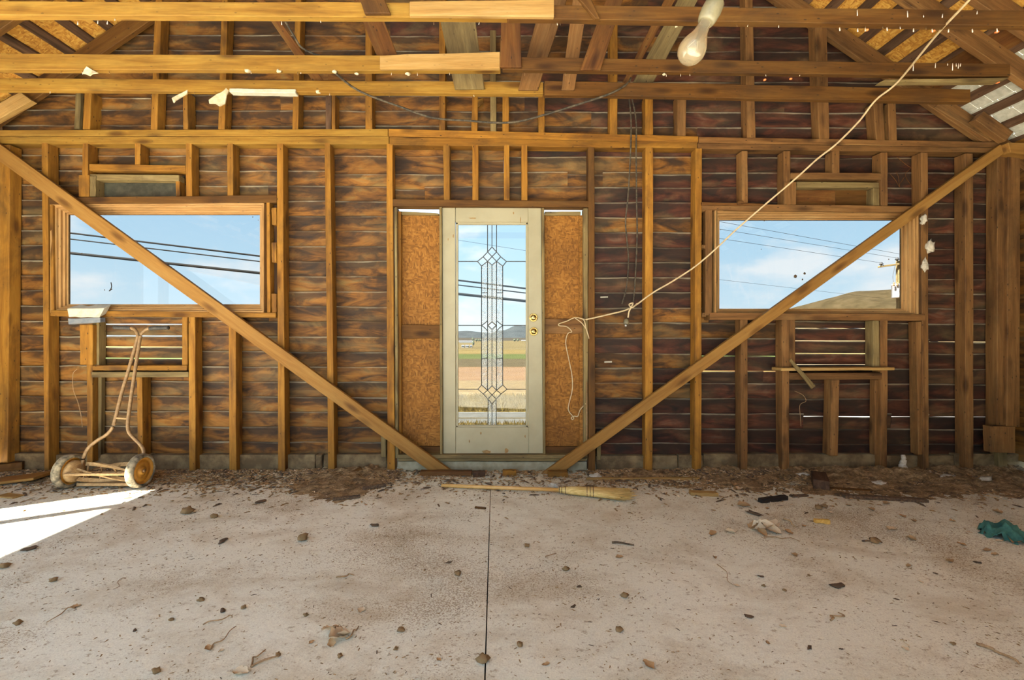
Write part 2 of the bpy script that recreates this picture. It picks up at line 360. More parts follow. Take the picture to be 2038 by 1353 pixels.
def glass_mat(name, tint, gloss=.06, rough=0.0, bumpy=None):
    m = bpy.data.materials.new(name); m.use_nodes = True; t = m.node_tree; t.nodes.clear()
    tr = N(t, 'ShaderNodeBsdfTransparent'); tr.inputs[0].default_value = (*tint, 1)
    gl = N(t, 'ShaderNodeBsdfGlossy'); gl.inputs['Roughness'].default_value = rough
    mx = N(t, 'ShaderNodeMixShader'); mx.inputs[0].default_value = gloss
    t.links.new(tr.outputs[0], mx.inputs[1]); t.links.new(gl.outputs[0], mx.inputs[2])
    o = N(t, 'ShaderNodeOutputMaterial'); last = mx.outputs[0]
    if bumpy:
        w, amt, col = bumpy                                     # frosted / reeded glass: part of the light is scattered
        df = N(t, 'ShaderNodeBsdfTranslucent'); df.inputs[0].default_value = (*col, 1)
        d2 = N(t, 'ShaderNodeBsdfDiffuse'); d2.inputs[0].default_value = (*col, 1)
        ad = N(t, 'ShaderNodeAddShader'); t.links.new(df.outputs[0], ad.inputs[0]); t.links.new(d2.outputs[0], ad.inputs[1])
        m2 = N(t, 'ShaderNodeMixShader')
        if w == 'hammer': f = ramp(t, nz(t, coords(t, (110, 110, 110), 0, False), 1.0, 2), [(.42, 0), (.6, 1)]).outputs[0]
        else:
            wv = N(t, 'ShaderNodeTexWave', Scale=1.0); wv.bands_direction = 'DIAGONAL' if w == 'up' else 'X'
            c = N(t, 'ShaderNodeTexCoord'); mp_ = N(t, 'ShaderNodeMapping'); mp_.inputs['Scale'].default_value = (34 if w == 'up' else -34, 0, 34); 
            t.links.new(c.outputs['Object'], mp_.inputs[0]); wv.bands_direction = 'DIAGONAL'; t.links.new(mp_.outputs[0], wv.inputs['Vector']); f = ramp(t, wv.outputs[0], [(.4, 0), (.6, 1)]).outputs[0]
        t.links.new(math_n(t, 'MULTIPLY', f, amt), m2.inputs[0]); t.links.new(last, m2.inputs[1]); t.links.new(ad.outputs[0], m2.inputs[2]); last = m2.outputs[0]
    t.links.new(last, o.inputs[0]); return m
M['pane'] = glass_mat('dusty_window_glass', (.535, .54, .535), .03)
M['clear'] = glass_mat('clear_glass', (.575, .58, .565), .03)
M['hammer'] = glass_mat('hammered_glass', (.56, .57, .56), .04, .2, ('hammer', .5, (.36, .36, .34)))
M['reedl'] = glass_mat('reeded_glass_rising', (.57, .575, .565), .04, .2, ('up', .55, (.36, .345, .30)))
M['reedr'] = glass_mat('reeded_glass_falling', (.57, .575, .565), .04, .2, ('dn', .55, (.36, .345, .30)))
def bulb_mat():
    m = bpy.data.materials.new('dusty_bulb_glass'); m.use_nodes = True; t = m.node_tree; t.nodes.clear()
    g = N(t, 'ShaderNodeBsdfGlass', IOR=1.45, Roughness=.02); g.inputs[0].default_value = (1, .97, .9, 1)
    d = N(t, 'ShaderNodeBsdfDiffuse'); d.inputs[0].default_value = (.7, .6, .42, 1)
    x = N(t, 'ShaderNodeMixShader'); x.inputs[0].default_value = .12; o = N(t, 'ShaderNodeOutputMaterial')
    t.links.new(g.outputs[0], x.inputs[1]); t.links.new(d.outputs[0], x.inputs[2]); t.links.new(x.outputs[0], o.inputs[0]); return m
M['bulb'] = bulb_mat()
M['darkglass'] = plain('grimy_dark_glass', (.035, .034, .026), (.075, .072, .05), .35, 14)

# ------------------------------------------------------------------ floor
floor = tag(empty('floor'), 'grey concrete floor with a saw joint, dusty and littered', None, None, 'structure')
j0, j1 = F(965, 1353), F(977, 948)
def jx(y): return j0.x + (y - j0.y) * (j1.x - j0.x) / (j1.y - j0.y)
def slab(xa, xb):
    ys = [-5.4, -2.4, -.1, .16]
    v = []
    for y in ys:
        for x in ((xa if xa is not None else jx(y) + .0025), (xb if xb is not None else jx(y) - .0025)):
            v += [(x, y, 0), (x, y, -.1)]
    f = []
    for i in range(3):
        a = i * 4; f += [(a, a + 2, a + 6, a + 4), (a + 1, a + 3, a + 7, a + 5), (a, a + 1, a + 5, a + 4), (a + 2, a + 3, a + 7, a + 6)]
    f += [(0, 1, 3, 2), (12, 13, 15, 14)]
    mesh_obj('slab', v, f, M['floor'], floor)
slab(-4.6, None); slab(None, 4.6)
wbox('joint_filler', (-.3, -5.4, -.12), (.1, .16, -.04), M['blacktar'], floor, 'y', bev=0)

# ------------------------------------------------------------------ back wall: siding boards
WALL = tag(empty('wall_back'), 'open stud wall with old brown siding boards showing between the studs', None, None, 'structure')
YB = .098
def SX(px): return P(px, 0, YB).x
def SZ(py): return P(0, py, YB).z
HOLES = [(SX(112), SX(533), SZ(624), SZ(398)), (SX(1412), SX(1829), SZ(630), SZ(412)), (SX(786), SX(1172), SZ(930), SZ(404)),
         (SX(196), SX(362), SZ(391), SZ(352)), (SX(206), SX(363), SZ(731), SZ(640)), (SX(1578), SX(1738), SZ(410), SZ(368)), (SX(1578), SX(1732), SZ(728), SZ(641))]
def roof_z(x):                                   # underside of the rafters over the gable
    return 3.48 + .68 * (x + 3.39) if x < 0 else 5.47 - .68 * x
GAPS = [(895, 1002, 320, .031), (782, 845, 382, .029), (665, 888, 347, .0255), (1775, 1815, 829, .0265), (1850, 1978, 829, .0262), (1850, 1978, 683, .0262),
        (1397, 1560, 741, .0265), (1520, 1552, 741, .03), (1397, 1545, 712, .025), (880, 890, 262, .03), (150, 300, 205, .0245), (1600, 1765, 828, .026), (1130, 1200, 345, .0245), (1300, 1376, 345, .0248), (1850, 1905, 975, .02)]
XL, XR = -4.30, 4.34
PITCH = 30 / 233.0
z_ref = SZ(881)
studs_x = [SX(p) for p in (88, 175, 375, 460, 557, 652, 776, 888, 946, 1044, 1177, 1291, 1388, 1480, 1563, 1760, 1835, 1928)]
def board(xa, xb, zb, zt, tilt, gap=0.0):
    L = xb - xa
    if L < .03 or zt - zb < .012: return
    n = max(2, int(L / .14)); ph = R(0, 100)
    cx, cz = (xa + xb) / 2, (zb + zt) / 2
    vs_, fs, uv = [], [], []
    h = zt - zb
    for i in range(n + 1):
        x = xa + L * i / n
        w = noise.noise(V((x * 2.3, ph, zb))) * .009 + noise.noise(V((x * 9, ph, zb))) * .003 - gap
        zo = -.0035 * x
        cup = noise.noise(V((x * 1.1, ph + 9, 3))) * .003
        yt, yb2 = YB + cup, YB + tilt + cup
        rows = [(yb2, zb, 0), (yt + .004, zt + w - .010, .93), (yt, zt + w - .005, .97), (yt + .003, zt + w, 1), (yt + .012, zt + w, 1), (yb2 + .014, zb, 0)]
        for y, z, v in rows:
            vs_.append((x - cx, y - YB, z - cz + zo)); uv.append((x, v))
    k = 6
    for i in range(n):
        for j in range(k): fs.append((i * k + j, i * k + (j + 1) % k, i * k + k + (j + 1) % k, i * k + k + j))
    fs += [tuple(range(k)), tuple(n * k + j for j in range(k))]
    mw = Matrix.Translation((cx, YB, cz))
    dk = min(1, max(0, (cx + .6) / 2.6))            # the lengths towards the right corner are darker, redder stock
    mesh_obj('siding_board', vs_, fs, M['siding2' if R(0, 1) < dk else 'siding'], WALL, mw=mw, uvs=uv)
row = -1
while True:
    zb = z_ref + row * PITCH - .024; zt = zb + PITCH + .024; row += 1
    if zb > 5.6: break
    # gable limits
    xl, xr = XL, XR
    if zt > 2.9:
        xl = max(XL, -3.39 + (zb - 3.60) / .68); xr = min(XR, (5.59 - zb) / .68)
    if xr - xl < .2: break
    cuts = {xl, xr}
    joints = []
    x = xl + R(.9, 2.6)
    while x < xr - .8:
        s = min(studs_x, key=lambda q: abs(q - x)); joints.append(s); x = s + R(1.1, 2.8)
    for j in joints: cuts.add(j)
    gaps = []
    for (g0, g1, gy, ga) in GAPS:
        gz = SZ(gy)
        if zt - PITCH / 2 < gz <= zt + PITCH / 2:
            gaps.append((SX(g0), SX(g1), ga)); cuts.add(SX(g0)); cuts.add(SX(g1))
    hs = [h for h in HOLES if h[2] < zt and h[3] > zb]
    for h in hs: cuts.add(h[0]); cuts.add(h[1])
    cl = sorted(c for c in cuts if xl <= c <= xr)
    for a, b in zip(cl, cl[1:]):
        mid = (a + b) / 2; segs = [(zb, zt)]
        for h in hs:
            if h[0] < mid < h[1]:
                ns = []
                for (p, q) in segs:
                    if h[2] > p: ns.append((p, min(q, h[2])))
                    if h[3] < q: ns.append((max(p, h[3]), q))
                segs = [s for s in ns if s[1] - s[0] > .012]
        g = next((ga for (g0, g1, ga) in gaps if g0 - .001 <= mid <= g1 + .001), 0)
        for (p, q) in segs: board(a + .0001, b - .0001, p, q, .020, g if q == zt else 0)

# slats left in the two old window openings below the picture windows
def slats(x0, x1, y0, edges, gap, tilt=.012):
    yy = [y0] + edges
    for a, b in zip(yy, yy[1:]):
        z1, z0 = SZ(a) - gap / 2, SZ(b) + gap / 2
        board(SX(x0), SX(x1), z0, z1, tilt)
slats(203, 366, 632, [648, 670.6, 693, 715.5, 738], .008)
slats(1574, 1736, 636, [651, 676, 701, 723, 740], .0055)
hbeam('boarded_pane', 1576, 1664, (366, 412), (366, 412), M['red'], WALL, Y=.09, dep=.012)
hbeam('boarded_pane', 1663, 1742, (366, 412), (366, 412), M['brown'], WALL, Y=.085, dep=.012)
o = hbeam('grimy_pane', 190, 366, (348, 394), (350, 394), M['darkglass'], WALL, Y=.10, dep=.006); tag(o, 'grimy dark pane with pin-holes of daylight')

# ------------------------------------------------------------------ back wall: framing
def S(xt, xb, yt, yb, mat=None, **kw):
    m = mat or (M['stud'] if xt[0] < 1330 else M['studr'])
    return vbeam(kw.pop('name', 'stud'), xt, xb, yt, yb, m, WALL, **kw)
# full studs
S((-12, 20), (-14, 15), 288, 935)
S((-60, -14), (-60, -16), 288, 935)
S((82, 95), (88, 97), 283, 936)
S((551, 563), (553, 567), 283, 940)
S((646, 657), (653, 666), 284, 942)
S((769, 781), (771, 786), 286, 945)
S((1171, 1183), (1171, 1185), 293, 945, M['brown'])
S((1285, 1300), (1284, 1299), 293, 945)
S((1384, 1397), (1382, 1396), 295, 945, M['stud'])
S((1833, 1847), (1838, 1849), 303, 943, M['studr'])
S((1921, 1937), (1922, 1938), 305, 940, M['studr'])
S((1986, 2006), (1984, 2003), 300, 852, M['studr'])
S((2007, 2031), (2004, 2030), 300, 850, M['studr'], Y=-.03)
S((1986, 2004), (1988, 2006), 850, 938, M['grey'], Y=.02, dep=.07)
qbeam('block', [(1970, 848), (2021, 849), (1972, 900), (2021, 902)], -.05, .06, M['studr'], WALL)
# cripples between the top plate and the openings
S((164, 175), (163, 175), 284, 350)
S((156, 177), (156, 177), 348, 391, dep=.10, name='block')
S((268, 279), (268, 279), 284, 327)
S((369, 381), (370, 382), 284, 392)
S((452, 464), (452, 464), 284, 391)
for a, b in (((882, 895), (883, 895)), ((940, 952), (940, 952)), ((1003, 1014), (1003, 1014)), ((1038, 1050), (1038, 1050))):
    S(a, b, 288, 398)
S((1476, 1488), (1477, 1489), 300, 408); S((1560, 1573), (1560, 1573), 300, 408)
S((1657, 1671), (1657, 1671), 300, 344); S((1753, 1767), (1754, 1767), 303, 409)
# cripples below the picture windows
S((172, 184), (173, 184), 724, 920); S((272, 283), (274, 284), 750, 912); S((375, 388), (376, 389), 628, 938); S((455, 469), (456, 470), 628, 938)
S((186, 202), (187, 200), 750, 915, M['grey'], Y=.055, dep=.04)
S((1474, 1488), (1474, 1488), 636, 944); S((1556, 1571), (1557, 1571), 636, 945); S((1655, 1671), (1652, 1668), 756, 907)
S((1753, 1767), (1752, 1766), 636, 944); S((1742, 1755), (1741, 1754), 756, 905, M['studr'], Y=.03, dep=.06)
S((1824, 1838), (1828, 1838), 640, 905, M['studr'], Y=.01, dep=.08)
S((758, 768), (758, 768), 858, 910, M['grey'], Y=.04, dep=.05); S((1188, 1196), (1188, 1196), 860, 915, M['grey'], Y=.05, dep=.04)
# gable studs
GU = 34
S((168, 182), (164, 178), 182, 257, dep=.11); S((150, 161), (147, 158), 184, 257, M['grey'], Y=.06, dep=.03)
S((311, 324), (299, 312), -60, 258); S((364, 373), (364, 374), 182, 257, dep=.10)
S((444, 455), (434, 447), -80, 257); S((591, 602), (581, 593), -120, 257); S((648, 660), (648, 659), 188, 257, M['dark'])
S((660, 667), (660, 667), 188, 257); S((727, 740), (727, 741), -150, 258); S((874, 887), (874, 886), -200, 262)
S((940, 951), (938, 950), 190, 264); S((975, 987), (976, 988), 60, 264, M['grey']); S((1000, 1013), (1000, 1013), 190, 264)
S((1072, 1084), (1072, 1084), 190, 266); S((1214, 1229), (1214, 1229), -150, 268); S((1284, 1300), (1284, 1300), 190, 268)
S((1348, 1366), (1348, 1365), 190, 270); S((1482, 1497), (1487, 1504), -60, 274); S((1622, 1645), (1630, 1651), 20, 276)
S((1738, 1758), (1744, 1762), 205, 279); S((1768, 1783), (1770, 1786), 205, 279)
beam('splinter', P(950, 212), P(950, 198), P(963, 206), P(961, 194), V((0, .03, 0)), M['gold'], WALL, n=3, wob=.006)
# top plates
hbeam('top_plate', -70, 772, (259, 271), (256, 270), M['gold'], WALL, Y=-.002, dep=.1)
hbeam('top_plate', 773, 1390, (256, 271), (271, 283), M['stud'], WALL, Y=-.002, dep=.1)
hbeam('top_plate', 1391, 1992, (272, 284), (282, 293), M['studr'], WALL, Y=-.002, dep=.1)
hbeam('top_plate', -70, 774, (272, 285), (271, 287), M['gold'], WALL, Y=0, dep=.1)
hbeam('top_plate', 775, 1388, (272, 288), (283, 295), M['stud'], WALL, Y=0, dep=.1)
hbeam('top_plate', 1389, 1988, (285, 296), (294, 304), M['studr'], WALL, Y=0, dep=.1)
# old window openings (above and below the left picture window)
hbeam('lintel', 177, 369, (326, 339), (329, 341), M['stud'], WALL, dep=.09)
hbeam('sash_rail', 178, 356, (346, 358), (348, 360), M['grey'], WALL, Y=.02, dep=.07)
vbeam('sash_jamb', (177, 190), (177, 190), 350, 391, M['grey'], WALL, Y=.01, dep=.09)
vbeam('sash_jamb', (349, 357), (350, 358), 350, 391, M['stud'], WALL, Y=.03, dep=.07)
S((158, 184), (159, 184), 646, 726, M['stud'], Y=-.02, dep=.12, name='jamb_block')
vbeam('sash_jamb', (184, 196), (184, 196), 640, 730, M['grey'], WALL, Y=.02, dep=.075)
vbeam('sash_jamb', (362, 373), (362, 373), 630, 737, M['stud'], WALL, Y=.01, dep=.08)
hbeam('sash_rail', 183, 372, (727, 737), (727, 737), M['stud'], WALL, Y=0, dep=.08)
hbeam('sash_sill', 182, 375, (740, 751), (740, 750), M['grey'], WALL, Y=-.005, dep=.09)
# ... and the right one
hbeam('lintel', 1573, 1757, (343, 356), (344, 357), M['studr'], WALL, dep=.09)
hbeam('sash_rail', 1586, 1750, (361, 373), (363, 374), M['grey'], WALL, Y=.02, dep=.07)
vbeam('sash_jamb', (1562, 1585), (1563, 1585), 362, 407, M['studr'], WALL, Y=-.012, dep=.09)
vbeam('sash_jamb', (1738, 1750), (1738, 1750), 374, 409, M['grey'], WALL, Y=.01, dep=.08)
vbeam('sash_jamb', (1571, 1583), (1571, 1583), 636, 730, M['studr'], WALL, Y=.01, dep=.08)
vbeam('sash_jamb', (1738, 1750), (1738, 1751), 638, 730, M['grey'], WALL, Y=.0, dep=.09)
hbeam('shelf_board', 1555, 1781, (732, 738), (731, 737), M['pale'], WALL, Y=-.06, dep=.14)
hbeam('sash_sill', 1570, 1756, (742, 756), (742, 755), M['studr'], WALL, Y=-.003, dep=.09)
# window headers, sills, side blocking
hbeam('window_header', 97, 551, (393, 407), (388, 403), M['brown'], WALL, Y=-.004, dep=.1)
hbeam('window_sill', 100, 549, (617, 629), (622, 632), M['stud'], WALL, Y=-.006, dep=.12)
vbeam('window_trimmer', (98, 104), (101, 107), 405, 618, M['stud'], WALL, Y=0, dep=.05)
vbeam('window_trimmer', (530, 537), (531, 538), 402, 622, M['stud'], WALL, Y=0, dep=.07)
for (a, b) in ((413, 447), (482, 522), (584, 622)): vbeam('shim_block', (540, 550), (541, 550), a, b, M['stud'], WALL, Y=.0, dep=.06)
vbeam('shim_board', (538, 551), (538, 552), 400, 624, M['dark'], WALL, Y=.07, dep=.02)
hbeam('window_header', 1397, 1838, (405, 418), (410, 423), M['studr'], WALL, Y=-.004, dep=.1)
hbeam('window_sill', 1413, 1842, (622, 636), (625, 638), M['studr'], WALL, Y=-.006, dep=.11)
vbeam('window_trimmer', (1405, 1418), (1404, 1417), 416, 628, M['studr'], WALL, Y=0, dep=.07)
vbeam('window_trimmer', (1421, 1428), (1421, 1428), 418, 626, M['grey'], WALL, Y=.015, dep=.07)
for (a, b) in ((412, 420), (487, 495), (622, 630)): hbeam('shim_block', 1397, 1406, (a, b), (a, b), M['studr'], WALL, Y=.01, dep=.05)
hbeam('nailer', 1397, 1520, (402, 408), (405, 409), M['red'], WALL, Y=-.02, dep=.03)
beam('red_offcut', P(1469, 400, -.03), P(1468, 407, -.03), P(1480, 399, -.03), P(1480, 405, -.03), V((0, .03, 0)), M['red'], WALL, n=2)
# door opening
hbeam('door_header', 781, 1171, (396, 410), (400, 412), M['brown'], WALL, Y=0, dep=.1)
vbeam('door_post', (785, 790), (787, 793), 412, 912, M['grey'], WALL, Y=.0, dep=.09)
vbeam('door_post', (792, 798), (793, 799), 420, 905, M['stud'], WALL, Y=.03, dep=.06)
vbeam('door_post', (1161, 1170), (1162, 1170), 414, 912, M['grey'], WALL, Y=.0, dep=.09)
vbeam('door_post', (1153, 1160), (1153, 1161), 428, 900, M['osb'], WALL, Y=.05, dep=.05)
vbeam('door_jamb', (874, 879), (876, 881), 411, 905, M['grey'], WALL, Y=.02, dep=.085)
vbeam('door_jamb', (1078, 1083), (1081, 1086), 413, 906, M['grey'], WALL, Y=.02, dep=.085)
hbeam('sidelight_rail', 797, 873, (420, 427), (424, 428), M['grey'], WALL, Y=.05, dep=.04)
hbeam('sidelight_rail', 1084, 1156, (421, 428), (420, 428), M['grey'], WALL, Y=.05, dep=.04)
def osb_panel(x0, x1, y0, y1, lab):
    o = beam('strand_board_panel', P(x0, y1, .075), P(x1, y1, .075), P(x0, y0, .075), P(x1, y0, .075), V((0, .012, 0)), M['osb'], WALL, n=2)
    tag(o, lab)
osb_panel(796, 876, 426, 648, 'upper strand board panel left of the door'); osb_panel(796, 877, 670, 890, 'lower strand board panel left of the door')
osb_panel(1083, 1154, 427, 636, 'upper strand board panel right of the door'); osb_panel(1083, 1156, 662, 891, 'lower strand board panel right of the door')
hbeam('sidelight_batten', 799, 876, (646, 674), (647, 673), M['brown'], WALL, Y=.05, dep=.025)
hbeam('sidelight_batten', 1084, 1160, (634, 664), (635, 664), M['studr'], WALL, Y=.05, dep=.025)
hbeam('door_sill', 790, 1168, (905, 912), (905, 913), M['grey'], WALL, Y=-.01, dep=.12)
hbeam('door_sill', 793, 1166, (912, 918), (912, 918), M['grey'], WALL, Y=.01, dep=.10)
hbeam('sidelight_rail', 797, 877, (888, 903), (889, 904), M['brown'], WALL, Y=.05, dep=.04)
hbeam('sidelight_rail', 1084, 1156, (889, 904), (889, 904), M['brown'], WALL, Y=.05, dep=.04)
hbeam('base_board', 791, 1168, (918, 944), (919, 945), M['bluebd'], WALL, Y=.03, dep=.08)
tube('rusty_pipe', [P(1168, 760, -.0), P(1168, 850, -.0), P(1168, 915, .0)], .006, M['rust'], WALL, sub=1)
# foundation curb behind the studs, in lengths
xs = [-80, 110, 300, 470, 628, 641, 770]
for a, b in zip(xs, xs[1:]):
    wb = R(-2, 2); qbeam('foundation_block', [(a + .6, 950), (b - .6, 950), (a + .6 + (3 if a == 641 else 0), 905 + wb), (b - .6, 904 + wb)], .055, .12, M['conc'], WALL, n=4, wob=.004, bev=.006)
xs = [1186, 1350, 1400, 1560, 1760, 1900, 2100]
for a, b in zip(xs, xs[1:]):
    wb = R(-2, 2); qbeam('foundation_block', [(a + .6, 950), (b - .6, 950), (a + .6, 905 + wb), (b - .6, 905 + wb)], .055, .12, M['conc'], WALL, n=4, wob=.004, bev=.006)

# ------------------------------------------------------------------ picture windows
def picture_window(name, x0, x1, z0, z1, lab):
    W = tag(empty(name, ((x0 + x1) / 2, .06, z0)), lab, None, None, 'structure')
    yg = .080
    prof = [(-.012, yg + .02), (-.012, yg), (0, yg), (0, .063), (.013, .063), (.016, .060), (.016, .042), (.029, .042), (.032, .039), (.032, .022), (.045, .022), (.048, .019), (.048, .003), (.051, .0), (.062, .0), (.064, .004), (.064, yg + .04)]
    cor = [(x0, z0, -1, -1), (x1, z0, 1, -1), (x1, z1, 1, 1), (x0, z1, -1, 1)]
    for i in range(4):
        a, b = cor[i], cor[(i + 1) % 4]; vs_ = []
        c = V(((a[0] + b[0]) / 2, .06, (a[1] + b[1]) / 2))
        m = frame_of(c, V((b[0] - a[0], 0, b[1] - a[1])), V((0, 1, 0))); inv = m.inverted()
        for q in (a, b):
            for off, y in prof: vs_.append(inv @ V((q[0] + q[2] * off, y, q[1] + q[3] * off)))
        k = len(prof)
        fs = [(j, (j + 1) % k, k + (j + 1) % k, k + j) for j in range(k)] + [tuple(range(k)), tuple(range(k, 2 * k))]
        mesh_obj('frame_member', vs_, fs, M['frame'], W, mw=m)
    g = wbox('pane', (x0 - .01, yg + .003, z0 - .01), (x1 + .01, yg + .007, z1 + .01), M['pane'], W, bev=0)
    return W, yg
W1, yg = picture_window('window_1', -3.725, -2.072, 1.394, 2.180, 'wide picture window in the left half of the wall, power lines beyond')
W2, yg = picture_window('window_2', 1.811, 3.383, 1.356, 2.133, 'wide picture window in the right half of the wall, hill and utility pole beyond')
def blob(name, c, r, mat, parent=None, seed=0, sub=2, amp=.35, squash=(1, 1, 1), freq=2.2):
    bm = bmesh.new(); bmesh.ops.create_icosphere(bm, subdivisions=sub, radius=1)
    for v in bm.verts:
        k = 1 + amp * noise.noise(v.co * freq + V((seed * 3.1, seed, 0)))
        v.co = V((v.co.x * squash[0], v.co.y * squash[1], v.co.z * squash[2])) * k * r
    for f in bm.faces: f.smooth = True
    me = bpy.data.meshes.new(name); bm.to_mesh(me); bm.free(); me.materials.append(mat)
    o = bpy.data.objects.new(name, me); COL.objects.link(o); o.location = c
    return attach(o, parent)
for i, (px, py, r) in enumerate(((1583, 550, .016), (1601, 544, .012), (1597, 556, .007), (1792, 484, .006), (1769, 516, .005), (1515, 496, .004), (1521, 439, .006), (1434, 457, .004))):
    blob('mud_spot', P(px, py, yg - .001), r, M['bark'], W2, i, 1, .6, (1, .12, 1))
for i, (px, py, r) in enumerate(((503, 432, .005), (514, 438, .004), (163, 504, .005), (208, 577, .005))):
    blob('mud_spot', P(px, py, yg - .001), r, M['bark'], W1, i, 1, .5, (1, .12, 1))
tube('dead_insect', [P(221, 562, yg - .004), P(222, 570, yg - .006), P(220, 576, yg - .006), P(217, 579, yg - .005), P(223, 575, yg - .005)], .0035, M['char'], W1, 5, 3)

# ------------------------------------------------------------------ door with leaded glass
DOOR = tag(empty('door_1', P(979, 905, .04)), 'cream painted door with a tall leaded glass light and brass locks', None, None, 'structure')
YD = .04
def drect(name, x0, x1, y0, y1, mat, par, Y=YD, dep=.042, axis='v', **kw):
    if axis == 'v': return vbeam(name, (x0, x1), (x0, x1), y0, y1, mat, par, Y=Y, dep=dep, **kw)
    return hbeam(name, x0, x1, (y0, y1), (y0, y1), mat, par, Y=Y, dep=dep, **kw)
qbeam('stile', [(882, 905), (907, 905), (880, 413), (906, 413)], YD, .042, M['paint'], DOOR, n=2, wob=.0004)
qbeam('stile', [(1052, 905), (1081, 905), (1051, 413), (1077, 413)], YD, .042, M['paint'], DOOR, n=2, wob=.0004)
drect('rail', 906.6, 1051, 413, 442, M['paint'], DOOR, axis='h', n=2, wob=.0004)
drect('rail', 907.2, 1052, 850, 905, M['paint'], DOOR, axis='h', n=2, wob=.0004)
GM = M['paint']
for (a, b, c, d, ax) in ((907, 912, 442, 851, 'v'), (1046.5, 1051.3, 442, 851, 'v'), (907, 1051, 441.5, 447, 'h'), (907, 1051, 846, 851, 'h')):
    drect('glazing_bead', a, b, c, d, GM, DOOR, Y=YD + .006, dep=.02, axis=ax, n=1, wob=0, bev=.004)
GY = YD + .020
x1, x2, x3, x4, x5 = 958.3, 970.4, 979.2, 988.3, 1000.6
TL, TR_, TT, TB = 911, 1047.5, 446, 847
panes = [  # polygon in px, glass kind
 ([(TL, TT), (x2, TT), (x2, 501.3), (961.5, 511), (950.3, 520.3), (TL, 520.3)], 'clear'),
 ([(TR_, TT), (x4, TT), (x4, 501.3), (996.6, 511), (1007.9, 520.3), (TR_, 520.3)], 'clear'),
 ([(x2, TT), (x3, TT), (x3, 491.5), (x2, 501.3)], 'clear'), ([(x3, TT), (x4, TT), (x4, 501.3), (x3, 491.5)], 'clear'),
 ([(x3, 491.5), (x4, 501.3), (x3, 510.6), (x2, 501.3)], 'clear'), ([(x2, 501.3), (x3, 510.6), (x2, 520), (961.5, 511)], 'clear'),
 ([(x4, 501.3), (996.6, 511), (x4, 520), (x3, 510.6)], 'clear'), ([(961.5, 511), (x2, 520), (x1, 529.5), (950.3, 520.3)], 'clear'),
 ([(996.6, 511), (1007.9, 520.3), (x5, 529.5), (x4, 520)], 'clear'), ([(x3, 510.6), (x4, 520), (x3, 527.5), (x2, 520)], 'clear'),
 ([(TL, 520.3), (950.3, 520.3), (x1, 529.5), (x1, 647.5), (TL, 647.5)], 'clear'), ([(TR_, 520.3), (1007.9, 520.3), (x5, 529.5), (x5, 647.5), (TR_, 647.5)], 'clear'),
 ([(TL, 647.5), (x1, 647.5), (x1, 766), (951, 774.5), (TL, 774.5)], 'clear'), ([(TR_, 647.5), (x5, 647.5), (x5, 766), (1009, 774.5), (TR_, 774.5)], 'clear'),
 ([(x1, 529.5), (x2, 520), (x2, 582.5), (x1, 582.5)], 'hammer'), ([(x5, 529.5), (x4, 520), (x4, 582.5), (x5, 582.5)], 'hammer'),
 ([(x1, 582.5), (x2, 582.5), (x2, 638), (964.5, 643.5), (x1, 647.5)], 'hammer'), ([(x5, 582.5), (x4, 582.5), (x4, 638), (994.5, 643.5), (x5, 647.5)], 'hammer'),
 ([(x1, 647.5), (964.5, 643.5), (x2, 638), (x2, 658.6), (964.5, 652)], 'clear'), ([(x5, 647.5), (994.5, 643.5), (x4, 638), (x4, 658.6), (994.5, 652)], 'clear'),
 ([(x1, 647.5), (964.5, 652), (x2, 658.6), (x2, 713), (x1, 713)], 'hammer'), ([(x5, 647.5), (994.5, 652), (x4, 658.6), (x4, 713), (x5, 713)], 'hammer'),
 ([(x1, 713), (x2, 713), (x2, 776.5), (x1, 766)], 'hammer'), ([(x5, 713), (x4, 713), (x4, 776.5), (x5, 766)], 'hammer'),
 ([(x2, 520), (x3, 527.5), (x3, 640.5), (x2, 647.5)], 'reedr'), ([(x4, 520), (x3, 527.5), (x3, 640.5), (x4, 647.5)], 'reedl'),
 ([(x3, 640.5), (987.4, 647.5), (x3, 655.5), (971.2, 647.5)], 'clear'),
 ([(x2, 647.5), (x3, 655.5), (x3, 767.7), (x2, 776.5)], 'reedr'), ([(x4, 647.5), (x3, 655.5), (x3, 767.7), (x4, 776.5)], 'reedl'),
 ([(x1, 766), (x2, 776.5), (961.8, 783.7), (951, 774.5)], 'clear'), ([(x5, 766), (x4, 776.5), (997.3, 783.7), (1009, 774.5)], 'clear'),
 ([(x3, 767.7), (x4, 776.5), (x3, 785.5), (x2, 776.5)], 'clear'), ([(x2, 776.5), (x3, 785.5), (x2 + .8, 794), (961.8, 783.7)], 'clear'),
 ([(x4, 776.5), (x3, 785.5), (x4 - .6, 794), (997.3, 783.7)], 'clear'), ([(x3, 785.5), (x4 - .6, 794), (x3, 803.5), (x2 + .8, 794)], 'clear'),
 ([(TL, 774.5), (951, 774.5), (961.8, 783.7), (x2 + .8, 794), (x2 + .8, TB), (TL, TB)], 'clear'), ([(TR_, 774.5), (1009, 774.5), (997.3, 783.7), (x4 - .6, 794), (x4 - .6, TB), (TR_, TB)], 'clear'),
 ([(x2 + .8, 794), (x3, 803.5), (x3, TB), (x2 + .8, TB)], 'hammer'), ([(x4 - .6, 794), (x3, 803.5), (x3, TB), (x4 - .6, TB)], 'hammer')]
edges = set()
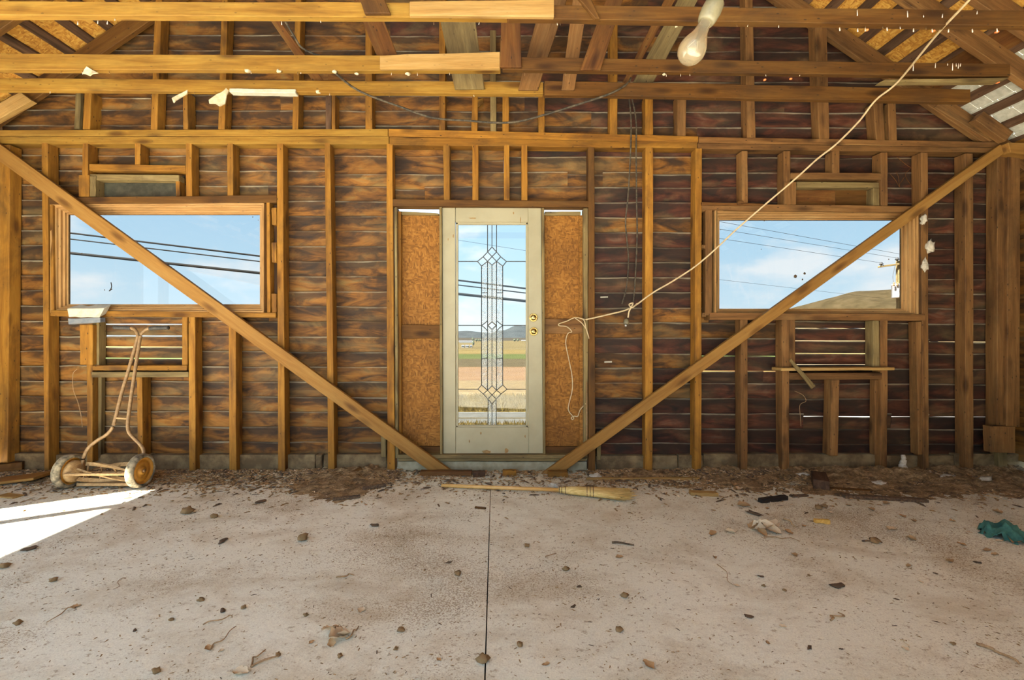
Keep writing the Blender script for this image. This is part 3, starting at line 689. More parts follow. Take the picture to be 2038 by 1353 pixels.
for poly, kind in panes:
    pts = [P(a, b, GY) for a, b in poly]; k = len(pts); c = sum(pts, V()) / k
    vs_ = [p - c for p in pts] + [p - c + V((0, .004, 0)) for p in pts]
    mesh_obj('glass_piece', vs_, [tuple(range(k)), tuple(range(k, 2 * k))] + [(j, (j + 1) % k, k + (j + 1) % k, k + j) for j in range(k)], M[kind], DOOR, mw=Matrix.Translation(c))
    for j in range(k):
        a, b = poly[j], poly[(j + 1) % k]
        if (a[0] == b[0] and a[0] in (TL, TR_)) or (a[1] == b[1] and a[1] in (TT, TB)): continue
        edges.add(tuple(sorted((a, b))))
vs_, fs = [], []
for a, b in edges:
    v, f = tube_data([P(a[0], a[1], GY + .002), P(b[0], b[1], GY + .002)], .0038, 6)
    fs += [tuple(i + len(vs_) for i in q) for q in f]; vs_ += v
o = mesh_obj('lead_came', vs_, fs, M['lead'], DOOR); tag(o, 'dark lead strips forming diamonds and tall bands in the glass')
for (px, py, nm) in ((1061.5, 632, 'deadbolt'), (1062, 659.5, 'door_lock')):
    c = P(px, py, YD)
    h = lathe(nm, [(.0, .0), (.036, .0), (.036, -.006), (.031, -.011), (.030, -.009), (.024, -.009), (.023, -.022), (.018, -.030), (.010, -.033), (0, -.033)], M['brass'], DOOR, c, (0, 1, 0), 24)
    tag(h, 'round brass lock')
    wbox('keyway', (c.x - .0022, c.y - .035, c.z - .008), (c.x + .0022, c.y - .032, c.z + .008), M['lead'], h, 'z', bev=0)
for (px, py, w, h) in ((968, 899, 11, 3.5), (1008, 897, 4, 5), (902, 470, 1.5, 4), (892, 476, 1, 3), (940, 434, 9, 1.3), (1036, 437, 1, 6), (1022, 424, 1.2, 3), (957, 862, 1.5, 3), (1045, 868, 1.5, 3), (934, 878, 1.2, 3)):
    c = P(px, py, YD); blob('paint_chip', c + V((0, .0005, 0)), 1, M['chip'], DOOR, px, 2, .5, (w / 239, .0016, h / 239), 1.6)

# ------------------------------------------------------------------ side walls
def side_wall(name, X, sgn, lab, opening=None):
    W = tag(empty(name), lab, None, None, 'structure')
    yb, yf = -5.2, .10
    zt = 2.78
    segs = [(yb, yf)]
    for i in range(22):
        z0 = .08 + i * .1245; z1 = z0 + .135
        segs = [(yb, yf)]
        if opening and z0 < opening[2]: segs = [(opening[1], yf), (yb, opening[0])]
        for a, b in segs:
            if b - a < .05: continue
            wbox('siding_board', (X, a, z0), (X + sgn * .014, b, min(z1, zt)), M['siding'], W, 'y', bev=0, n=3, wob=.002)
    y = -.35
    while y > yb:
        if not (opening and opening[0] < y < opening[1]):
            wbox('stud', (X - sgn * .095, y - .045, 0), (X, y, zt - .1), M['studr'] if sgn > 0 else M['stud'], W, 'z')
        y -= .61
    wbox('top_plate', (X - sgn * .095, yb, zt - .1), (X, yf - .1, zt), M['stud'], W, 'y')
    if opening:
        o0, o1, oz = opening
        wbox('stud', (X - sgn * .095, o1, 0), (X, o1 + .045, oz), M['stud'], W, 'z'); wbox('stud', (X - sgn * .095, o0 - .045, 0), (X, o0, oz), M['stud'], W, 'z')
        wbox('header', (X - sgn * .095, o0, oz), (X, o1, oz + .14), M['stud'], W, 'y')
        wbox('door_post', (X - sgn * .07, -1.80, 0), (X, -1.71, oz), M['stud'], W, 'z')
    return W
side_wall('wall_left', -4.30, -1, 'left side wall of studs and boards with a wide doorway', (-4.4, -1.36, 2.02))
side_wall('wall_right', 4.34, 1, 'right side wall of studs and dark boards')

WR = tag(empty('wall_rear_blocker'), 'unseen rear end wall, boarded on the right to block light, open on the left', None, None, 'structure')  # unseen wall, added behind the camera to dim the right side
for i in range(22):
    z0 = .02 + i * .1245
    wbox('siding_board', (1.2, -5.20, z0), (4.34, -5.186, z0 + .135), M['siding'], WR, 'x', bev=0, n=2, wob=.002)  # boards of the added unseen rear wall, block light on the right
for i in range(22, 38):
    z0 = .02 + i * .1245; xe = min(4.3, (5.45 - z0) / .68)
    if xe > 1.3: wbox('siding_board', (1.2, -5.20, z0), (xe, -5.186, z0 + .135), M['siding'], WR, 'x', bev=0, n=2, wob=.002)  # upper boards of the added unseen rear wall
for x in (1.2, 1.8, 2.4, 3.0, 3.6, 4.2): wbox('stud', (x, -5.186, 0), (x + .045, -5.09, 2.78), M['stud'], WR, 'z')  # studs of the added unseen rear wall
# ------------------------------------------------------------------ ceiling: roof, rafters, tie beams
CEIL = tag(empty('ceiling'), 'open gable roof of rafters, battens and strand board over long tie beams', None, None, 'structure')
def roof_pt(side, s, up):                # s: run from the ridge along x (m), up: height over the rafter underside
    x = (-.0 - s) if side < 0 else (.0 + s)
    return x, roof_z(-s - .001 if side < 0 else s) + up
def slope_beam(name, side, s0, s1, y0, y1, lo, hi, mat, axis_y=False, **kw):
    xa, za0 = roof_pt(side, s0, lo); xb, zb0 = roof_pt(side, s1, lo)
    dz = hi - lo
    if axis_y: return beam(name, V((xa, y0, za0)), V((xb, y0, zb0)), V((xa, y1, za0)), V((xb, y1, zb0)), V((0, 0, dz)), mat, CEIL, **kw)
    return beam(name, V((xa, y0, za0)), V((xa, y1, za0)), V((xb, y0, zb0)), V((xb, y1, zb0)), V((0, 0, dz)), mat, CEIL, **kw)
for side in (-1, 1):
    mt = M['brown'] if side < 0 else M['studr']
    for y in (.055, -.50, -.75, -1.29, -1.9, -2.5, -3.1, -3.7, -4.3, -4.9):
        slope_beam('rafter', side, .0, 4.42, y - .045, y, 0, .165, mt, n=5)
    s = .12
    while s < 4.5:
        slope_beam('batten', side, s, s + .055, -5.2, .35, .168, .188, M['dark'], True, n=3); s += .158
    smax = 3.60 if side > 0 else 4.55
    s = 0
    while s < smax - .05:
        e = min(s + 1.0, smax); y = .36
        while y > -5.2:
            slope_beam('strand_board_sheet', side, s + .002, e - .002, max(y - 2.44, -5.2), y - .004, .190, .202, M['osbroof'], True, n=1, wob=0, bev=0); y -= 2.44
        s = e
    if side > 0:
        s = 3.60
        while s < 4.5:
            y = .36
            while y > -1.4:
                w = R(.11, .16)
                slope_beam('roof_slat', side, s + .002, s + .098, y - w, y - .004, .190, .198, M['slate'], True, n=1, wob=0, bev=0); y -= w
            slope_beam('roof_slat', side, s + .002, s + .098, -5.2, y - .004, .190, .198, M['slate'], True, n=1, wob=0, bev=0)
            s += .1
        slope_beam('batten', side, 3.46, 3.60, -3.0, .3, .160, .1885, M['red'], True, n=3)
wbox('ridge_board', (-.02, -5.2, 5.50), (.02, .3, 5.66), M['brown'], CEIL, 'y')
# tie beams parallel to the wall
Y1, Y2, Y3 = -1.31, -.77, -.52
T = .045
hbeam('tie_beam', -160, 1010, (1, 29), (5, 34), M['gold'], CEIL, Y=Y1, dep=T, n=10, wob=.002)
hbeam('tie_beam', 1011, 2250, (8, 36), (24, 54), M['brown'], CEIL, Y=Y1, dep=T, n=10, wob=.002)
hbeam('splice_plate', 815, 1103, (2, 30), (-2, 33), M['pale'], CEIL, Y=Y1 - .026, dep=.025, n=4)
hbeam('tie_beam', -160, 996, (106, 138), (111, 140), M['gold'], CEIL, Y=Y2, dep=T, n=10, wob=.002)
hbeam('tie_beam', 1000, 2011, (113, 138), (127, 152), M['brown'], CEIL, Y=Y2, dep=T, n=10, wob=.002)
hbeam('splice_plate', 756, 995, (110, 137), (103, 136), M['pale'], CEIL, Y=Y2 - .026, dep=.025, n=4, wob=.004)
hbeam('tie_beam', -160, 1081, (154, 177), (163, 187), M['gold'], CEIL, Y=Y3, dep=T, n=10, wob=.002)
hbeam('tie_beam', 1083, 1932, (160, 188), (177, 203), M['brown'], CEIL, Y=Y3, dep=T, n=10, wob=.002)
for y in (-2.6, -3.2, -4.4): wbox('tie_beam', (-4.3, y, 2.90), (4.3, y + T, 3.0), M['brown'], CEIL, 'x', n=4, wob=.002)
# struts from the tie beams up to the rafters
def strut(a0, a1, b0, b1, Y, mat, dep=.024, name='strut'):          # a: low end px pair, b: high end px pair (extended upwards)
    A, B = P(*a0, Y), P(*a1, Y); C, D = P(*b0, Y), P(*b1, Y)
    k = 1.0
    return beam(name, A, B, C, D, V((0, dep, 0)), mat, CEIL, n=4)
def ext(a, b, y):                                                    # point at pixel row y on the line a-b
    t = (y - a[1]) / (b[1] - a[1]); return (a[0] + (b[0] - a[0]) * t, y)
def strut2(l0, l1, h0, h1, ytop, ybot, Y, mat, **kw):                # left / right edges given by two points each, cut at rows ytop..ybot
    strut(ext(l0, h0, ybot), ext(l1, h1, ybot), ext(l0, h0, ytop), ext(l1, h1, ytop), Y, mat, **kw)
strut2((618, 155), (640, 155), (540, 43), (558, 43), -120, 178, Y3 + T + .002, M['red'])
strut2((750, 112), (792, 112), (722, 43), (765, 43), -130, 130, Y2 + T + .002, M['red'])
strut2((725, 24), (776, 24), (717, 0), (766, 0), -140, 26, Y1 - .027, M['brown'])
strut2((902, 161), (962, 161), (878, 48), (947, 48), 20, 176, Y3 - .027, M['grey'])
strut2((995, 132), (1038, 132), (997, 48), (1036, 48), -130, 133, Y2 - .027, M['red'])
strut2((1036, 161), (1076, 161), (1065, 48), (1112, 48), -90, 178, Y3 - .028, M['studr'])
strut2((1120, 161), (1146, 161), (1134, 48), (1163, 48), -90, 178, Y3 - .029, M['studr'])
strut2((1155, 137), (1196, 137), (1186, 53), (1223, 53), -120, 138, Y2 - .027, M['red'])
strut2((1240, 161), (1254, 161), (1295, 53), (1314, 53), -70, 176, Y3 + T + .002, M['red'])
strut2((1261, 161), (1302, 161), (1320, 53), (1360, 53), -60, 178, Y3 + T + .03, M['grey'])
strut2((1183, 34), (1195, 37), (1155, 0), (1178, 0), -40, 36, Y1 - .027, M['brown'])
qbeam('strut', [(1868, 206), (1861, 213), (1984, 272), (1972, 281)], .0, .04, M['studr'], CEIL)
qbeam('rafter_tail', [(1958, 221), (1941, 238), (2018, 262), (2002, 281)], -.08, .06, M['studr'], CEIL)
qbeam('strut', [(-20, 214), (-20, 246), (40, 183), (63, 200)], -.03, .05, M['pale'], CEIL)
qbeam('plate_end', [(2006, 284), (2012, 303), (2060, 284), (2060, 310)], -.10, .09, M['fresh'], CEIL)
qbeam('furring_strip', [(1752, 163), (1763, 158), (1990, 161), (2010, 154)], Y2 - .012, .05, M['grey'], CEIL)
# nails sticking out of the tie beams
def nail(px, py, ln, Y, mat, k):
    tube('nail', [P(px, py, Y), P(px + R(-1, 1), py + ln, Y - .006)], k, mat, CEIL, 5, 1)
for px, py, ln in ((1706, 20, 11), (1806, 22, 12), (1838, 30, 4), (1876, 28, 7), (1945, 22, 6)): nail(px, py, ln, Y1 - .004, M['nail'], .0022)
for px, py in ((1671, 55), (1707, 57), (1722, 56), (1765, 55), (1818, 57), (1855, 58), (1888, 58), (1935, 58), (1984, 57)): nail(px, py, 6, Y1 - .002, M['nail'], .003)
for px, py in ((1725, 60), (1857, 62), (1984, 64)): blob('nail_cap', P(px, py, Y1 + .01), .011, M['onail'], CEIL, px, 1, .3, (1, 1, .5))
for px, py, ln in ((1818, 127, 14), (1862, 126, 9), (1886, 126, 4), (1896, 126, 14), (1903, 126, 6), (1908, 126, 10), (1912, 126, 6)): nail(px, py, ln, Y2 - .004, M['nail'], .0022)
for px, py in ((1522, 159), (1574, 157)): blob('nail_cap', P(px, py, Y2 + .01), .011, M['onail'], CEIL, px, 1, .3, (1, 1, .6))
for px, py in ((1899, 163), (1913, 164), (1985, 164)): blob('nail_cap', P(px, py, Y2 + .02), .014, M['onail'], CEIL, px, 1, .3, (1, 1, .6))
for px, py in ((195, 41), (214, 42), (155, 43), (560, 43)): nail(px, py, 6, Y1 + .02, M['nail'], .0025)
for i in range(46):
    px = R(20, 1900)
    J = random.choice((0, 1, 2))
    by = (lerp(37, 57, px / 2038), lerp(143, 152, px / 2038), lerp(182, 199, px / 2038))[J]
    nail(px, by - 2, R(3, 6), (Y1, Y2, Y3)[J] + .02, M['nail'] if R(0, 1) < .6 else M['rust'], .0016)
for i, (px, py, r) in enumerate(((493, 141, .02), (555, 142, .018), (666, 143, .016), (710, 147, .014), (1420, 0, .004), (812, 147, .018), (1322, 148, .012), (634, 183, .02), (1346, 53, .010))):
    blob('drywall_crumb', P(px, py, (Y2 if py < 160 else Y3) + .01), r, M['dryw'], CEIL, i, 2, .6, (1, .8, .55))

# ------------------------------------------------------------------ the two diagonal braces
def brace(pts, lab):
    Y = -.047
    c = P(pts[2][0], pts[2][1], Y); root = None
    o = qbeam('brace', pts, Y, .040, M['fresh'], None, n=10, wob=.0006); tag(o, lab, 'lumber', 'diagonal braces nailed across the studs'); return o
brace([(-40, 258), (-40, 293), (912, 947.5), (869, 947.5)], 'pale diagonal wooden brace crossing the left picture window down to the door')
brace([(1991, 287), (2006, 300), (1072, 947.5), (1110, 947.5)], 'pale diagonal wooden brace crossing the right picture window down to the door')

# ------------------------------------------------------------------ drywall remnants
def scrap(name, pts, Y, dep, mat, lab, cat='scrap', group=None, bend=.012):
    w = [P(a, b, Y) for a, b in pts]; k = len(w); c = sum(w, V()) / k
    n2 = []
    vs_ = [p - c + V((0, R(-bend, bend), 0)) for p in w]; vs_ += [p + V((0, dep, 0)) for p in vs_]
    o = mesh_obj(name, vs_, [tuple(range(k)), tuple(range(k, 2 * k))] + [(j, (j + 1) % k, k + (j + 1) % k, k + j) for j in range(k)], mat, None, mw=Matrix.Translation(c))
    bm = bmesh.new(); bm.from_mesh(o.data); bmesh.ops.triangulate(bm, faces=bm.faces); bm.to_mesh(o.data); bm.free()
    return tag(o, lab, cat, group)
scrap('drywall_scrap', [(455, 176), (452, 190), (446, 205), (437, 212), (428, 206), (418, 207), (417, 200), (430, 187), (441, 182), (449, 174)], Y3 - .004, .008, M['dryw'], 'torn buff drywall flap hanging at the end of the white strip')
scrap('drywall_scrap', [(373, 179), (371, 186), (360, 193), (350, 202), (343, 203), (343, 196), (352, 189), (362, 185)], Y3 - .004, .008, M['dryw'], 'small torn buff drywall flap under the lowest tie beam')
scrap('drywall_scrap', [(175, 134), (182, 138), (195, 145), (186, 148), (177, 150), (169, 147), (162, 145), (168, 139)], Y2 - .006, .008, M['dryw'], 'curled paper scrap stuck under the middle tie beam at left')
o = hbeam('drywall_strip', 456, 588, (175, 183), (177, 185), M['white'], None, Y=Y3 - .012, dep=.05, n=8, wob=.002); tag(o, 'long white drywall strip left under the lowest tie beam', 'scrap')
r = empty('drywall_lump', P(168, 640, -.05)); tag(r, 'broken white drywall lump lying on the left window sill', 'drywall')
beam('board_piece', P(136, 632, -.07), P(134, 614, -.07), P(198, 632, -.07), P(208, 613, -.06), V((0, .06, .03)), M['white'], r, n=5, wob=.006)
beam('broken_edge', P(136, 645, -.072), P(135, 634, -.072), P(200, 641, -.072), P(199, 632, -.072), V((0, .05, .0)), M['bluegrey'], r, n=4, wob=.003)
for i, (px, py, a, b) in enumerate(((1851, 490, 8, 12), (1840, 528, 6, 14), (1838, 437, 5, 10))):
    o = blob('foam_tuft', P(px, py, .0 if px < 1845 else -.01), 1, M['foam'], None, px, 3, .6, (a / 239, .02, b / 239), 2.0)
    tag(o, ('cream foam tuft stuck beside the right window, middle of three', 'cream foam tuft stuck beside the right window, lowest of three', 'cream foam tuft stuck beside the right window, topmost of three')[i], 'foam', 'foam tufts by the right window')
o = tube('foam_drip', [P(1797, 905, .0), P(1799, 915, -.005), P(1796, 925, -.01), P(1800, 937, -.02), P(1800, 945, -.03)], .014, M['foam'], None, 8, 4, r1=.04); tag(o, 'lumpy white foam drip standing against the wall at the right', 'foam')
o = qbeam('slat', [(1571, 718), (1575, 713), (1616, 774), (1624, 768)], -.075, .012, M['grey'], None, n=3); tag(o, 'loose slat hanging aslant from the small shelf at right', 'slat')

for a, b, c, d, lab in ((1195, 1210, 590, 592.5, 'thin white sliver stuck on the boards right of the door, upper of two'), (1203, 1218, 719, 722, 'thin white sliver stuck on the boards right of the door, lower of two')):
    tag(hbeam('paper_sliver', a, b, (c, d), (c - .5, d - .5), M['white'], None, Y=.088, dep=.004, n=2, wob=.0005, bev=0), lab, 'paper')
# ------------------------------------------------------------------ cords and cables
r = empty('extension_cord', P(1166, 637, -.03)); tag(r, 'cream extension cord strung from the roof to the door', 'cord')
pts = [(1990, -70, -1.62), (1929, 0, -1.48), (1860, 74, -1.2), (1787, 163, -.80), (1743, 199, -.72), (1709, 242, -.66), (1664, 287, -.60), (1627, 316, -.55), (1585, 354, -.50), (1525, 405, -.42), (1465, 457, -.34), (1429, 491, -.30), (1385, 529, -.24), (1338, 560, -.19), (1300, 582, -.14), (1255, 613, -.09), (1210, 626, -.06), (1166, 636, -.03)]
tube('cord', [P(*p) for p in pts], .0062, M['cord'], r, 8, 6)
tube('cord_loop', [P(*p) for p in ((1166, 636, -.03), (1145, 632, -.03), (1128, 639, -.02), (1113, 644, .03), (1113, 648, .04), (1128, 650, .045), (1138, 660, .045), (1130, 664, .045), (1126, 682, .05), (1131, 710, .05), (1138, 745, .055), (1139, 775, .055), (1131, 812, .055), (1139, 827, .055), (1142, 832, .055), (1139, 835, .055), (1137, 831, .055), (1143, 828, .055), (1150, 828, .05), (1155, 815, .045), (1166, 803, .0))], .0042, M['cord'], r, 7, 6)
for k in (0, 5): tube('cord_loop', [P(*p) for p in ((1166, 636, -.03), (1145 + k, 632, -.035), (1157 + k, 642 - k, -.04), (1167, 656, -.03), (1172, 672, -.012), (1171, 673, -.01))], .004, M['cord'], r, 7, 6)
s = tube('cord_knot', [P(*p) for p in ((1268, 604, -.10), (1258, 612, -.115), (1252, 606, -.09), (1260, 603, -.10), (1256, 612, -.11), (1252, 620, -.10), (1250, 632, -.10))], .006, M['cord'], r, 7, 5)
c = P(1247, 634, -.10)
s = empty('lamp_socket', c); tag(s, 'small grey lamp socket dangling from the cream cord', 'socket')
lathe('socket_shell', [(.004, 0), (.012, -.004), (.020, -.018), (.024, -.04), (.018, -.048), (.017, -.046)], M['socket'], s, c, V((.1, 0, 1)), 14)
lathe('socket_tip', [(.009, -.046), (.009, -.06), (.005, -.066), (.001, -.066)], M['metal'], s, c, V((.1, 0, 1)), 10)
o = tube('electric_cable', [P(*p) for p in ((665, 143, Y2 + .01), (700, 172, -.62), (735, 190, -.57), (790, 210, -.50), (860, 234, -.44), (930, 240, -.40), (985, 244, -.38), (1030, 242, -.40), (1085, 228, -.44), (1150, 208, -.5), (1215, 186, -.56), (1250, 165, Y3 + .01), (1256, 150, Y3 + .08))], .0075, M['cable'], None, 8, 6); tag(o, 'dark electric cable drooping below the tie beams over the door', 'cable')
o = tube('electric_cable', [P(*p) for p in ((1252, 192, -.01), (1256, 240, -.02), (1255, 300, -.02), (1250, 390, -.005), (1245, 440, .02), (1248, 480, .06), (1251, 520, .07), (1247, 570, .07), (1238, 605, .07))], .0062, M['cable'], None, 7, 6); tag(o, 'left one of the two dark cables hanging on the wall right of the door', 'cable', 'cables hanging on the wall')
o = tube('electric_cable', [P(*p) for p in ((1257, 192, .0), (1266, 240, .0), (1266, 300, -.01), (1267, 400, .02), (1268, 470, .06), (1264, 560, .07), (1260, 605, .07))], .0062, M['cable'], None, 7, 6); tag(o, 'right one of the two dark cables hanging on the wall right of the door', 'cable', 'cables hanging on the wall')
o = tube('electric_cable', [P(*p) for p in ((568, 43, Y2), (583, 68, -.7), (602, 96, -.66), (638, 112, -.62))], .007, M['cable'], None, 7, 6); tag(o, 'short grey cable dropping behind the upper left tie beam', 'cable')
o = tube('dry_vine', [P(*p) for p in ((153, 735, .0), (145, 745, .06), (146, 775, .07), (155, 800, .07), (161, 825, .06), (164, 850, .05))], .0025, M['twig'], None, 5, 5); tag(o, 'thin dry vine hanging on the boards left of the mower', 'vine')
o = tube('dry_vine', [P(*p) for p in ((1581, 778, .05), (1598, 786, .06), (1604, 798, .06), (1592, 806, .06), (1593, 830, .06), (1594, 848, .06))], .0025, M['twig'], None, 5, 5); tag(o, 'thin curled vine hanging below the small shelf at right', 'vine')
vr = empty('dry_vine', P(1790, 380, .08)); tag(vr, 'branching dry vine on the boards above the right window', 'vine')
for q in (((1785, 312), (1800, 325), (1813, 334)), ((1813, 334), (1802, 346), (1806, 358), (1816, 371)), ((1770, 345), (1782, 358), (1790, 372), (1792, 365), (1800, 352)), ((1790, 372), (1788, 352), (1783, 342))):
    tube('tendril', [P(a, b, .085) for a, b in q], .002, M['red'], vr, 5, 4)

# ------------------------------------------------------------------ hanging light bulb
dB = 1.34 - DIST
base = P(1378, 100, dB); top = P(1428, -2, dB); ax = (top - base).normalized()
r = empty('light_bulb', base); tag(r, 'large clear light bulb in a porcelain socket hanging from the roof', 'light bulb')
k = 1.34 / FPX
cB = P(1377, 100, dB)
prof = [(0, -27.5), (8, -26.5), (16, -22.5), (22, -16.5), (26, -8), (27, 0), (26, 8), (23, 17), (18.5, 27), (15, 36), (13, 44), (12, 54), (11.5, 62), (11, 66)]
lathe('glass_envelope', [(a * k, b * k) for a, b in prof] + [(max(a - 1.1, 0) * k, (b + (1.1 if a < 12 and b < 0 else 0)) * k) for a, b in reversed(prof)], M['bulb'], r, cB, ax, 28, cap=False)
lathe('stem', [(2 * k, 14 * k), (3.5 * k, 26 * k), (6 * k, 46 * k), (9 * k, 62 * k)], M['clear'], r, cB, ax, 10)
sd = ax.cross(V((0, 1, 0))).normalized()
tube('filament', [cB + ax * (22 * k) - sd * (2 * k), cB + ax * (2 * k) - sd * (10 * k), cB + ax * (0 * k), cB + ax * (2 * k) + sd * (10 * k), cB + ax * (22 * k) + sd * (2 * k)], .0006, M['metal'], r, 5, 4)
lathe('socket', [(12 * k, 61 * k), (15.5 * k, 62 * k), (18 * k, 70 * k), (19.5 * k, 86 * k), (18.5 * k, 104 * k), (13 * k, 112 * k), (7 * k, 116 * k)], M['socket'], r, cB, ax, 22)
e = cB + ax * (114 * k)
for q in (-1, 1): tube('flex', [e + sd * (3 * k * q), e + ax * .03 + sd * (4 * k * q), e + V((.03, .02, .25)), V((e.x + .06, -2.58, 2.90 + .05))], .003, M['cord'], r, 6, 5)

# ------------------------------------------------------------------ reel mower
dm = 3.47
XA, XB_ = -3.262, -2.735
YM = dm - DIST; RW = .125
mw_ = empty('reel_mower', (-3.0, YM, 0)); tag(mw_, 'old rusty push reel mower leaning against the wall', 'lawn mower')
def wheel(x, yo, out):
    c = V((x, YM + yo, RW + .001))
    w = lathe('wheel', [(.098, -.028), (.112, -.030), (.122, -.022), (RW, -.008), (RW, .008), (.122, .022), (.112, .030), (.098, .028), (.096, .0), (.098, -.028)], M['rubber'], mw_, c, (1, 0, 0), 32, cap=False)
    tag(w, 'dusty rubber tyre')
    h = lathe('hub', [(.0, -.012), (.03, -.014), (.06, -.008), (.085, -.012), (.099, -.024), (.100, .022), (.094, .024), (.088, .012), (.075, .008), (.070, .014), (.050, .010), (.030, .010), (.027, .022), (.014, .024), (.012, .012), (0, .012)], M['hub'], mw_, c, (1, 0, 0), 32)
    tag(h, 'orange painted wheel disc')
    lathe('axle_cap', [(.012, .01), (.012, .03), (.006, .034), (0, .034)], M['rust'], h, c, (1, 0, 0), 12)
wheel(XB_, .0, 1); wheel(XA, -.01, 1)
lathe('gear_case', [(.06, .0), (.082, .03), (.078, .055), (.045, .065), (0, .066)], M['rust2'], mw_, V((XA, YM - .01, RW)), (1, 0, 0), 20)
lathe('gear_case', [(.06, .0), (.082, -.03), (.07, -.05), (0, -.052)], M['rust2'], mw_, V((XB_, YM, RW)), (1, 0, 0), 20)
tube('axle_rod', [V((XA + .05, YM - .10, .125)), V((XB_ - .04, YM - .09, .128))], .011, M['rust2'], mw_, 10, 1)
RC = V((0, YM + .03, .105)); RR = .075
for b in range(5):
    vs_, fs = [], []
    n = 18
    for i in range(n + 1):
        t = i / n; x = lerp(XA + .075, XB_ - .06, t); an = 2 * math.pi * b / 5 + t * 1.5
        for rr, dx in ((RR, -.004), (RR, .004), (RR - .028, .004), (RR - .028, -.004)):
            a2 = an + dx / RR * 1.6
            vs_.append(V((x, RC.y + math.cos(a2) * rr, RC.z + math.sin(a2) * rr)))
    for i in range(n):
        for q in range(4): fs.append((i * 4 + q, i * 4 + (q + 1) % 4, i * 4 + 4 + (q + 1) % 4, i * 4 + 4 + q))
    fs += [(0, 1, 2, 3), (n * 4, n * 4 + 1, n * 4 + 2, n * 4 + 3)]
    mesh_obj('reel_blade', vs_, fs, M['rust2'], mw_)
for i in range(4):
    x = lerp(XA + .10, XB_ - .09, i / 3)
    for b in range(5):
        an = 2 * math.pi * b / 5 + 1.5 * (x - XA - .075) / (XB_ - XA - .135)
        tube('reel_spoke', [V((x, RC.y, RC.z)), V((x, RC.y + math.cos(an) * (RR - .01), RC.z + math.sin(an) * (RR - .01)))], .006, M['rust'], mw_, 5, 1)
tube('reel_shaft', [V((XA + .05, RC.y, RC.z)), V((XB_ - .04, RC.y, RC.z))], .008, M['rust'], mw_, 8, 1)
wbox('cutter_bar', (XA + .07, YM - .03, .018), (XB_ - .05, YM + .05, .040), M['rust2'], mw_, 'x', bev=.003)
tube('rear_roller', [V((XA + .04, YM + .14, .032)), V((XB_ - .03, YM + .14, .032))], .028, M['rust'], mw_, 10, 1)
def mz(px, py):                                  # the handle leans back towards the wall as it rises
    d = lerp(3.50, 3.74, (925 - py) / 275.0)
    return P(px, py, d - DIST)
q = lambda x, y: (90 + x / 3.757, 630 + y / 3.757)
tube('handle_tube', [mz(*q(*p)) for p in ((268, 1112), (285, 1060), (320, 985), (390, 925), (455, 885), (500, 835), (522, 770), (545, 680), (575, 560), (620, 410), (660, 270), (690, 165), (690, 130), (668, 95), (630, 84))], .0125, M['rust'], mw_, 10, 5)
tube('handle_tube', [mz(*q(*p)) for p in ((738, 1035), (732, 990), (705, 950), (660, 905), (625, 860), (618, 800), (630, 690), (650, 550), (672, 400), (694, 260), (708, 165), (722, 125), (752, 98), (785, 86))], .0125, M['rust'], mw_, 10, 5)
tube('handle_grip', [mz(*q(*p)) for p in ((640, 86), (590, 83), (515, 80))], .0165, M['grip'], mw_, 10, 4)
tube('handle_grip', [mz(*q(*p)) for p in ((782, 88), (840, 84), (922, 83))], .0165, M['grip'], mw_, 10, 4)
tube('handle_brace', [mz(*q(525, 757)), mz(*q(612, 762))], .008, M['rust2'], mw_, 8, 1)
beam('handle_clamp', mz(*q(684, 120)), mz(*q(722, 122)), mz(*q(697, 160)), mz(*q(709, 160)), V((0, .012, 0)), M['rust'], mw_, n=1, wob=0)

# ------------------------------------------------------------------ broom
a = F(879, 966, .014); b = F(1120, 975, .03)
br = empty('broom', (a.x, a.y, 0)); tag(br, 'straw broom with a wooden handle lying on the floor before the door', 'broom')
tube('handle', [a, lerp(a, b, .5), b], .0135, M['handle'], br, 12, 1)
d = (b - a); d.z = 0; d.normalize(); s = V((-d.y, d.x, 0))
st = F(1112, 975, .03)
prof = [(0, .019, .019), (.03, .021, .021), (.06, .026, .024), (.09, .036, .028), (.16, .050, .030), (.24, .064, .029), (.30, .078, .028), (.36, .092, .024), (.42, .10, .020)]
vs_, fs = [], []; n = 20
for u, w, h in prof:
    for k2 in range(n):
        an = 2 * math.pi * k2 / n
        jit = 1 + (R(-.08, .08) if u > .3 else R(-.03, .03))
        vs_.append(st + d * (u + (R(-.02, .02) if u > .4 else 0)) + s * (math.cos(an) * w * jit) + V((0, 0, .002 + max(0, u - .06) * -.006 + math.sin(an) * h * jit)))
for i in range(len(prof) - 1):
    for k2 in range(n): fs.append((i * n + k2, i * n + (k2 + 1) % n, (i + 1) * n + (k2 + 1) % n, (i + 1) * n + k2))
fs += [tuple(range(n)), tuple((len(prof) - 1) * n + k2 for k2 in range(n))]
m = frame_of(st, d, s); inv = m.inverted()
mesh_obj('straw_head', [inv @ v for v in vs_], fs, M['straw'], br, smooth=True, mw=m)
vs_, fs = [], []
for i in range(420):
    an = R(0, 2 * math.pi); rr = math.sqrt(R(0, 1)); w0 = st + d * R(.30, .38) + s * (math.cos(an) * .086 * rr) + V((0, 0, math.sin(an) * .023 * rr))
    w1 = w0 + d * R(.08, .16) + s * (math.cos(an) * .022 * rr + R(-.008, .008)) + V((0, 0, R(-.006, .004))); w1.z = max(w1.z, .004)
    v, f = tube_data([w0, w1], .0014, 3)
    fs += [tuple(j + len(vs_) for j in q_) for q_ in f]; vs_ += v
tag(mesh_obj('straw_tips', [inv @ v for v in vs_], fs, M['straw'], br, mw=m), None, None, None, 'stuff')
